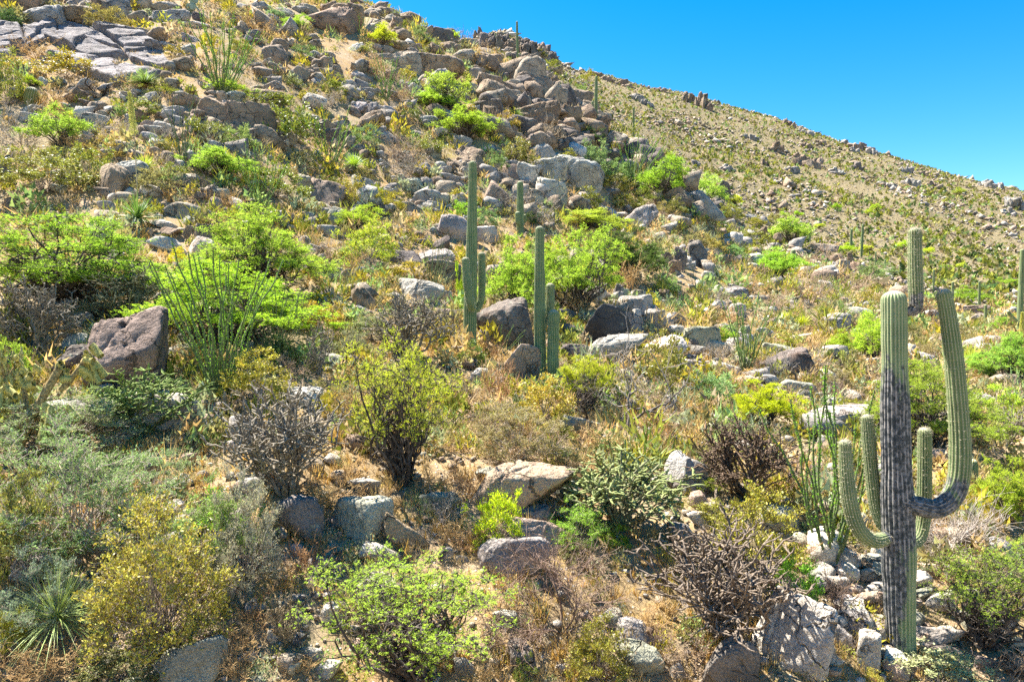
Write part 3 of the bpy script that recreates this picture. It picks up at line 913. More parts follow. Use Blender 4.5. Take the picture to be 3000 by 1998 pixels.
# ------------------------------------------------------------------ what stands where (read off the photograph, nine tiles)
# rocks: centre x, base y, width, height, colour + shape (+ tilt in degrees); tile pixels, 0.4254 photo pixels each
TILES = {'A': (0, 0), 'B': (1000, 0), 'C': (2000, 0), 'D': (0, 667), 'E': (1000, 667), 'F': (2000, 667), 'G': (0, 1332), 'H': (1000, 1332), 'I': (2000, 1332)}
TS = 0.4254
ROCK_DATA = {
'A': """300 165 235 115 gR;510 170 200 110 bR;770 120 225 135 gR;900 50 130 60 gR;1140 75 175 75 gS 14;1190 150 185 85 gA;1090 305 112 100 bR;950 250 95 50 tR;1330 185 160 50 pS 12;
1320 295 210 90 gS 16;1300 372 92 60 gR;1260 485 135 90 bR;1170 475 95 50 tR;540 62 125 55 gR;380 55 72 40 gR;470 72 85 35 pR;1400 152 95 60 dA;1890 445 145 135 bA;1960 525 80 62 tR;
2040 545 135 75 tA;1780 475 85 40 tS;1800 535 105 42 tS;2250 505 82 92 lA;2320 565 72 102 bA;2220 535 125 60 tR;2170 585 95 52 gR;1900 645 155 85 tA 20;1780 645 155 62 tS 16;2130 445 135 62 tS;
2290 225 265 205 bL;2180 125 115 82 tA;2300 125 125 92 bA;1340 725 190 84 gS -14;1500 835 240 165 bA 15;1610 722 105 84 lR;1740 935 245 215 bA;1850 1015 165 135 bR;1330 825 155 92 bS -12;1440 875 135 92 bA 22;
1190 805 125 62 gR;1020 705 112 62 gR;880 692 85 52 tR;1110 762 95 42 gS;1030 892 102 52 rR;1050 935 115 62 gR;960 945 72 72 bR;1050 985 115 66 gR;1200 852 85 52 gR;1150 905 115 62 gS;
1440 1065 125 92 gA;1530 1055 72 52 gR;1120 1105 85 47 tR;230 795 185 72 pS 10;200 845 95 62 pR;330 885 105 57 gR;660 865 145 82 gA;580 845 115 42 pS;640 762 165 47 dS;290 585 62 52 pR;400 585 85 52 gA;
210 535 115 62 gS;900 1255 225 135 gR;750 1335 175 185 bR;880 1355 105 62 gR;760 1365 135 62 bR;30 1235 75 150 dR;60 1445 115 82 bA;740 1465 85 72 gR;400 1215 135 42 pS;1330 1265 115 72 tS 12;
2215 1405 235 195 bA 14;2110 1335 105 125 tA;2220 975 125 135 bR;2290 1015 105 112 dR;2060 805 105 62 tS 20;1290 1505 215 165 tS 24;1140 1565 235 42 pS;1290 1545 85 52 lR;1390 1565 85 52 tR;2280 1545 125 112 lR;
1560 30 110 50 gR;1680 80 130 50 gS;1800 60 100 45 gS;1950 100 110 50 gR;2070 90 120 45 gS;1950 30 90 40 tR""",
'B': """40 215 170 165 bR;200 115 115 62 tR;290 85 95 52 bR;350 72 65 52 tR;460 135 125 82 bR;560 165 125 52 tS -10;620 185 72 42 tR;680 195 105 72 bR;740 185 95 62 bR;640 295 185 102 dA;760 275 155 100 bR;
220 195 135 62 tS;330 155 105 52 tR;930 345 125 72 tR;980 300 105 36 tS;1010 385 165 62 tS 8;1140 365 65 42 bR;1260 405 95 62 bL;640 545 285 150 bR;430 485 185 130 tR;720 445 165 82 bS 22;
640 375 105 62 tR;740 355 105 62 bR;400 345 135 62 tS;300 415 105 52 tS;100 355 95 52 pR;500 385 85 52 tR;1170 575 290 182 bL;990 612 150 110 bA -20;890 625 115 82 tS -24;1110 745 290 152 bR;
1000 785 165 85 dA;1240 645 135 120 dA;1340 665 205 142 bA;1400 565 95 52 tL;930 525 85 52 tR;1380 765 270 102 bR;1370 892 262 152 bL;1270 925 112 112 dA;1540 975 155 122 bA 18;1570 905 122 100 dA 25;
1260 735 85 72 tR;1640 745 135 122 bA;1660 865 155 132 bA;1710 805 85 100 bA;1720 932 82 66 gR;1560 1035 205 92 dA;1860 1000 185 85 tS;1900 1025 105 85 bA;1850 1105 155 90 dS 18;1810 1175 105 72 dR;
1960 1065 135 62 bS 16;2050 1125 155 52 tS 20;2210 1185 165 52 tS 12;2310 1235 85 42 tR;700 965 155 112 pS 32;820 1002 115 62 gR;870 1105 190 132 bA 24;920 1185 112 112 bR;640 1085 85 62 lR;
1390 1112 172 104 gR;1320 1042 85 62 gR;1180 975 115 62 tS;1030 1055 85 52 gR;1250 1012 85 42 pS;1440 1255 205 152 pA;1640 1305 255 222 gR;1450 1395 152 152 pA;1280 1255 112 122 pA;1180 1225 95 92 rA;
1200 1165 92 52 gR;1490 1465 115 112 bR;1340 1395 82 82 tR;1210 1355 225 165 bA 28;1050 1425 155 185 bA 30;1040 1285 85 92 gA;1090 1235 85 42 gS;660 1205 75 42 gR;690 1175 85 52 gR;640 1285 112 62 gS 15;
740 1265 122 62 gR;800 1305 112 62 tS 18;760 1335 125 52 tS 15;830 1225 135 60 bS 28;840 1165 145 82 bS 30;580 1195 95 72 gR;500 1325 145 92 lA;580 1405 155 92 gR;470 1455 185 102 tS 28;560 1445 112 52 gR;
640 1445 92 52 gR;130 1295 125 92 lA 15;260 1345 112 52 gS;230 1375 72 42 tR;350 1315 82 52 gR;40 685 135 92 gR;140 562 105 62 gR;150 612 105 62 gA;60 622 92 62 gR;170 662 92 52 gR;510 665 135 112 gA 25;
570 695 105 62 pA 20;520 605 65 54 pA;110 775 112 72 gR;190 785 105 72 gR;260 785 95 52 gR;330 805 95 72 gR;200 855 155 82 bR;290 835 105 62 bR;100 1115 145 72 pS 18;150 1055 85 52 gR;260 955 135 72 gS 12;
330 975 125 62 gR;600 865 115 62 gR;30 985 65 72 dR;2070 1565 185 132 gR;1810 1465 165 92 pS 25;1900 1505 125 52 tS 20;2070 1465 65 42 gR;1850 1335 115 42 gS 12""",  # one dark angular rock in the boulder stack stands in for a shaded cavity
'C': """130 1485 265 155 gR;270 1365 85 100 dA;350 1485 155 72 gS 20;450 1505 125 52 gS 15;30 1295 105 92 dA;690 1562 82 45 tR;560 1548 82 52 gR""",
'D': """530 835 155 112 pA;430 1365 310 172 gA;990 1355 690 235 pR;1390 1405 155 82 gR;2070 1195 335 102 pR;1200 895 185 92 gR;1290 765 155 52 gS;1380 995 105 52 gR;1080 785 135 62 gA;
570 505 125 102 gA;1180 165 235 102 pS 12;1360 205 205 132 pR;1400 305 235 112 tA 14;1330 92 82 92 bA;1400 125 85 135 bA;1150 45 205 55 bS;1100 405 112 42 pR;2300 365 115 82 gA;2290 65 135 72 gR;2250 485 125 52 pS;
2260 955 155 92 pR;740 625 185 65 kA;1640 1505 135 55 pR;600 640 100 50 gR;1570 560 60 40 pR;90 470 90 50 gR;2150 30 120 60 gS 15""",  # the black rock is added for the darkness inside a cave
'E': """1130 805 305 275 dR;960 805 95 92 bR;1240 1035 212 205 rA;1900 925 335 165 gR;1640 895 225 82 dR;1570 745 92 72 dR;1550 655 122 82 dR;2030 595 225 112 gA;2160 725 122 145 gA;2240 725 72 102 gA;
1960 725 205 132 rR;2080 725 85 92 tR;1760 645 92 52 pR;1940 492 42 62 lR;1890 485 62 92 dR;2150 505 85 62 dA;2220 535 95 32 pR;2220 905 335 165 pS 26;2180 245 62 72 bA;2230 285 92 102 bA;2290 325 62 92 bA;
2130 122 82 42 rR;2140 162 85 42 rR;2330 295 62 145 dA;2310 655 85 62 gR;2310 725 92 52 gR;530 485 255 112 pR;160 535 155 112 bR;700 495 95 52 pR;330 335 72 36 lR;350 245 285 112 dS;600 245 305 95 gS 12;
680 385 245 142 bA;820 375 92 72 gR;770 315 92 82 pA 25;730 245 105 82 gS 24;640 135 185 62 tS 16;700 165 155 100 dA 22;20 375 72 82 bR;60 605 105 47 pR;810 95 215 165 gR;1000 92 135 92 pA;1620 1415 262 112 lR;
60 965 135 92 dR;1560 1572 135 62 rR;820 885 95 62 pR;60 1095 65 42 pR;140 1345 65 62 pR;100 365 80 50 tR;700 60 120 60 gA;240 700 70 40 gR;1120 330 70 40 tR""",
'F': """1180 275 152 92 bL;1230 335 132 92 bA 18;960 165 155 62 tS;990 365 92 62 pR;980 422 72 52 pR;1100 365 115 42 dS;480 255 115 72 pR;520 195 85 42 gR;620 185 62 62 bA;320 485 185 72 gR;480 515 175 62 gS 12;
100 255 105 152 dA;40 205 72 112 bA;110 835 172 145 lA;60 775 135 82 rS 25;120 885 195 92 gS 26;100 945 165 72 gS 22;290 1005 175 112 pS 30;60 1005 145 92 pA;430 805 105 62 pA;600 745 175 72 pS 20;800 775 155 52 pS 10;
700 895 235 72 lA;740 1025 265 155 dR;790 1155 195 92 lA;890 1235 115 62 rR;935 1205 52 62 lR;1010 1265 92 82 gR;1040 1395 375 142 pR;1040 715 125 92 gL;780 455 125 62 tS 25;780 505 85 42 bS 20;1620 935 205 132 pS 24;
1930 562 135 62 bL;1970 605 185 62 rL;2020 645 92 52 tR;2200 605 92 32 pR;1200 565 85 42 pS 20;1310 945 95 42 pR;2020 1235 205 82 gR;840 1225 90 100 gA;240 860 80 50 pA;1340 800 90 50 tR;650 690 70 60 pA;960 760 70 50 pR;1470 860 70 45 gR""",
'G': """2090 595 265 305 dR;2140 1405 165 82 gS 12;2270 965 65 52 pR;2290 1155 155 122 pA;2260 1535 155 92 gR;1690 200 150 80 gR;1620 90 110 60 gR;2280 510 95 80 dR;2320 580 60 50 rR;1870 1310 60 100 pR""",  # the large dark rock has a cast shadow put into its colour
'H': """160 262 205 95 gR;670 405 225 142 lR;1330 465 205 102 dR;1560 315 155 92 lR;270 745 235 122 pR;720 725 92 92 pR;190 1035 345 205 pR;670 965 135 62 pR;1860 1195 145 112 lR;2010 1345 212 195 gR;
2050 1525 285 192 lR;1230 1535 185 225 dR;850 1505 155 102 gR;2150 1305 85 52 gR;1130 1165 145 82 gR;830 745 80 50 tR;560 1540 160 90 gR;2320 1530 90 100 gR;1500 200 90 60 tR""",  # dark rock under the overhang has that shade put into its colour
'I': """840 1255 205 285 lS 30;1000 955 145 112 gR;1110 975 105 62 pR;1120 1085 120 100 gR;1190 1255 155 165 gR;1090 1315 135 142 gA;1340 1195 122 92 lR;1800 1355 435 175 gS 12;
1850 1425 225 92 dR;1680 905 165 165 pS 34;1680 965 135 92 lS 28;1670 785 125 52 tS 20;2170 1255 205 132 gR;1980 1215 95 130 lA;190 405 82 72 pR;120 495 155 92 pR;490 295 155 62 tS;
1950 455 105 82 gR;1720 615 85 42 pR;300 1135 112 132 gR;1200 855 82 52 lR;1310 885 62 62 gR;1650 650 70 50 pR;900 650 100 80 rA;1380 990 70 80 rA;1370 1080 60 70 gA;1610 1060 80 60 tR;1640 1330 60 60 pR;440 1270 120 80 rR;2290 1340 130 80 lR;2030 1290 80 40 tR;1980 1080 90 60 dR;2080 1480 110 90 dR;1560 1440 110 60 lR""",  # dark stone below the grey slab: its shade is put into the colour
}
# boulders that stand out: tile, x, base y, w, h, code, tilt, name, label
ROCK_HERO = [
('D',870,1130,590,590,'uA',3,'boulder','huge purplish-brown boulder with a broad domed top beside the big ocotillo'),
('D',510,1015,195,205,'dA',0,'boulder','dark split-off block leaning on the left side of the huge purplish-brown boulder'),
('H',160,605,335,300,'lR',0,'boulder','upright grey-green lichened boulder with branch shadows across its face'),
('H',500,690,305,290,'oL',0,'boulder','stepped boulder crusted with orange and pale green lichen'),
('H',1220,375,560,350,'oR',-10,'boulder','wedge-shaped brown boulder overhanging to the right with orange lichen on top'),
('H',1000,165,180,95,'lA',-20,'boulder','small pale wedge of rock resting on top of the overhanging brown boulder'),
('H',1340,655,425,215,'rR',6,'boulder','rounded pinkish dome of rock behind the grey dome'),
('H',1180,800,405,245,'gR',4,'boulder','smooth grey dome of rock with a lichened right shoulder'),
('I',750,1530,425,590,'pA',14,'boulder','tall pale boulder laced with branch shadows, the largest near the scarred saguaro'),
('I',360,1590,345,350,'dR',8,'boulder','purplish-grey boulder with yellow lichen on its shaded right side'),
('I',1290,1485,195,245,'pR',0,'boulder','egg-shaped whitish boulder in front of the scarred saguaro'),
('I',1430,1485,205,145,'pA',-10,'boulder','low white block touching the foot of the scarred saguaro'),
('I',1000,1450,235,185,'pR',24,'boulder','white loaf-shaped boulder sloping down to the egg-shaped one'),
('I',1270,1115,155,175,'rA',0,'boulder','pinkish angular block uphill of the egg-shaped boulder'),
('I',110,365,122,105,'rA',0,'boulder','small rust-red block above the pale cluster of stones'),
('G',1320,1580,385,280,'lR',0,'boulder','shaded grey-green boulder under the front edge of the big olive shrub'),
('E',1790,810,255,270,'kR',8,'boulder','soot-black burnt boulder below the large double-crowned tree'),
('I',30,280,260,330,'gA',30,'boulder','big dark-sided leaning boulder with a smooth grey top near the brown cholla'),
]
# far outcrops on the distant hill and its skyline
FAR_ROCKS = {
'B': """985 285 120 105 dA;1050 275 120 95 bA;1120 290 110 75 dA;1190 305 110 75 bA;1270 325 120 85 dA;1350 345 110 85 bA;1425 385 90 90 dA;1460 420 70 70 bA;1000 345 150 150 dA;1065 350 110 120 bA;1140 350 130 95 bA;1220 360 110 95 bA;1300 375 130 110 dA;1380 400 120 110 bA;1440 425 110 120 dA;950 330 80 80 bA;1740 525 130 36 bL;1830 560 120 40 bL;2090 610 70 34 bA;2210 640 120 48 bL;1950 600 130 52 bL;2040 690 130 60 gA;2100 730 100 50 gA""",
'C': """20 700 70 80 bA;65 710 55 85 bA;140 745 105 118 bA;730 865 74 55 bL;640 845 42 24 bA;840 925 115 52 gL;1200 1005 190 62 bL;1120 960 90 45 gA;2110 1290 115 75 gR;2190 1300 52 55 gA;860 1150 150 90 bA;910 1150 90 90 bR;1210 1175 85 62 dA;850 1020 90 45 bR;640 1050 105 75 bL;
470 960 105 44 gL;310 1180 115 55 gA;1540 1195 95 66 gA;1580 1280 95 60 gA;1720 1285 65 60 bR;1420 1285 95 40 gS;2300 1440 120 110 gA;750 1180 110 60 gA;1060 1200 120 55 gA;560 1140 60 55 bA;90 1140 80 45 gA;960 1000 80 50 bA;1180 1050 60 50 gL;800 1100 90 50 bA;2250 1480 100 60 gA;1300 1060 80 50 gA;1660 1210 80 40 bA"""
}
# plants: tile, kind, x, base y, w, h, tint, label
PLANT_HERO = [
# feathery green trees
('D','tree',400,520,1050,560,'green','wide bright green tree spreading over grey trunks above the huge boulder'),
('D','tree',1850,450,780,540,'green','round bright green tree uphill of the big ocotillo'),
('D','tree',1680,800,980,520,'lime','yellow-green tree directly behind the big ocotillo'),
('E','tree',1215,640,440,590,'green','bright green tree between the two tall central saguaros'),
('E','tree',1640,560,520,560,'green','bright green tree just right of the paired-stem saguaro'),
('E','tree',1960,370,480,380,'dark','darker green tree behind the pair of bright ones by the paired-stem saguaro'),
('E','open',420,1760,700,1010,'lime','open lime-leaved tree with many dark bare lower trunks in mid slope'),
('E','open',1680,1250,360,390,'lime','small lime sapling below the burnt boulder'),
('F','tree',1310,910,270,330,'green','small upright green tree left of the scarred saguaro top'),
('F','tree',560,1370,430,340,'yellow','bright yellow-green bushy tree left of the leafy ocotillo wands'),
('F','tree',1740,1520,760,560,'green','broad green tree behind the trunk of the scarred saguaro'),
('F','tree',2240,1090,400,350,'green','green tree with a bare dark trunk by the spiky rosettes'),
('H','open',500,1568,1200,920,'pale','sparse pale green sapling with thin zigzag branches at the lowest edge'),
('I','open',2090,1320,720,720,'pale','loose pale green tree with grey trunk low on the slope right of the scarred saguaro'),
('I','tree',2230,480,380,480,'green','green tree with a dark core beside the small fluted cactus'),
('A','tree',420,1010,340,260,'green','lone bright green bush-tree near the blooming spike plant'),
('A','tree',1500,1230,420,210,'green','low fine-leaved green tree downhill of the thin dark ocotillo'),
('B','tree',280,335,180,165,'lime','lime-green bush-tree perched among the ridge-top boulders'),
('B','tree',860,965,350,240,'green','green tree spilling down beside the stacked boulders'),
('B','open',720,770,280,260,'green','dark-stemmed green tree left of the domed boulder stack'),
('B','tree',2210,1360,310,270,'green','vivid green bush-tree below the leaning ocotillo on the right shoulder'),
('C','tree',150,1420,220,240,'pale','pale feathery tree on the shoulder below the far hillside'),
('F','tree',740,115,270,190,'pale','pale green tree below the shoulder where the far hillside begins'),
('F','tree',650,340,340,180,'green','low green tree in the middle of the right-hand slope'),
('B','tree',1690,1580,420,150,'green','flat-topped green tree along the upper edge of the central thicket'),
('B','open',760,310,125,90,'lime','small lime bush under the skyline boulders'),
('H','fine',1080,600,330,380,'yellow','yellow-green feathery shrub in front of the overhanging boulder'),
# leafy shrubs
('G','leafy',1110,1300,860,860,'goldgreen','big golden-olive broad-leaved shrub filling the lower left'),
('G','leafy',200,870,480,680,'olive','olive broad-leaved shrub at the left edge above the long-bladed clump'),
('G','fine',520,620,1000,760,'sage','grey-green fine-leaved shrub mass above the golden-olive shrub'),
('G','fine',1480,760,640,560,'sage','sage-green shrub pushing up behind the golden-olive shrub'),
('G','fine',330,1180,520,520,'grey','grey fine-leaved shrub between the left-edge olive shrub and the long-bladed clump'),
('G','fine',1680,900,480,720,'grey','silvery fine-twigged shrub on the right flank of the golden-olive shrub'),
('D','fine',420,1500,820,330,'sage','low sage-green thicket below the pale flat boulder'),
('D','leafy',1770,1200,440,330,'gold','yellow-olive shrub right of the foot of the big ocotillo'),
('D','leafy',80,860,260,350,'olive','olive shrub at the left edge under the wide tree'),
('E','leafy',1420,1320,330,280,'gold','dense yellow-olive shrub below the paired-stem saguaro'),
('E','leafy',2200,1100,330,350,'olive','olive shrub beside the twisted dead tree'),
('E','fine',1230,1570,560,330,'tanolive','broad dull olive shrub right of the many-trunked open tree'),
('E','dry',1090,1220,260,240,'rust','rusty-brown dry shrub at the foot of the three-armed saguaro'),
('I','leafy',490,830,540,550,'gold','pale golden shrub behind the right-hand cholla'),
('I','leafy',1760,1600,640,240,'cream','pale cream-green shrub at the bottom edge right of the scarred saguaro'),
('H','leafy',1770,1568,420,420,'olive','olive-green shrub at the lowest edge beside the rounded grey rocks'),
('I','fine',770,1000,320,340,'bright','fresh green feathery shrub over the tall pale boulder'),
('H','twig',1510,1200,780,540,'brown','brown tangle of dead twigs right of the sparse sapling'),
('I','twig',1810,650,540,300,'grey','grey dry twig shrub between the scarred saguaro and the right-edge tree'),
('H','fine',1620,600,400,270,'bright','airy bright-leaved shrub right of the pinkish dome'),
('F','fine',200,1230,370,260,'sage','sage-green rounded shrub near the twisted dead tree'),
('A','leafy',330,1320,620,250,'olive','wide olive-brown shrub at the left edge above the wide tree'),
('A','leafy',2010,1000,320,290,'olive','tall olive shrub beside the stacked brown boulders'),
('A','leafy',480,540,320,150,'gold','golden olive shrub under the great slab outcrop'),
('E','fine',190,250,340,300,'green','green-topped grey shrub left of the thin dark ocotillo'),
# bare and prickly things
('D','cholla',930,690,600,440,'greygreen','bushy grey-green cholla uphill of the huge boulder'),
('D','cholla',240,860,540,560,'grey','tall sparse grey cholla left of the huge boulder'),
('D','gcholla',990,1400,680,430,'green','green knobbly cholla in front of the pale flat boulder'),
('G','cholla',1985,290,940,820,'grey','large rounded grey cholla with a short dark trunk'),
('E','cholla',480,890,540,500,'grey','open grey cholla downhill of the white dome boulder'),
('H','gcholla',1920,500,800,540,'greygreen','broad green-grey cholla right of the overhanging boulder'),
('I','cholla',220,1240,1080,830,'purple','sprawling purplish cholla casting shadows on the pale boulders'),
('F','cholla',410,1850,720,600,'brown','dark brown cholla left of the leafy ocotillo wands'),
('D','cholla',2205,1050,210,440,'grey','small upright grey cholla on a bare stem'),
('F','cholla',2250,1500,300,300,'grey','grey cholla at the right edge behind the broad green tree'),
('D','chain',110,1640,560,760,'golden','golden chain-fruit cholla with hanging spiny joints at the left edge'),
('D','chain',-10,1330,200,520,'golden','second golden cholla cut off by the left edge of the picture'),
('E','dead',1990,1420,560,600,'grey','twisted dead tree with curling bare limbs below the burnt boulder'),
('E','dead',1700,1370,420,330,'dark','fallen dark trunk below the paired-stem saguaro'),
('B','twig',1410,1000,210,160,'cream','pale bare twig bush in front of the layered boulder stack'),
('A','dead',690,670,360,190,'dark','low dry gnarled bush below the great slab outcrop'),
('A','twig',150,1010,280,260,'grey','bare silvery branches at the left edge by the bright bush-tree'),
('A','twig',1400,1410,270,230,'dark','thin dark twig bush uphill of the round bright tree'),
]
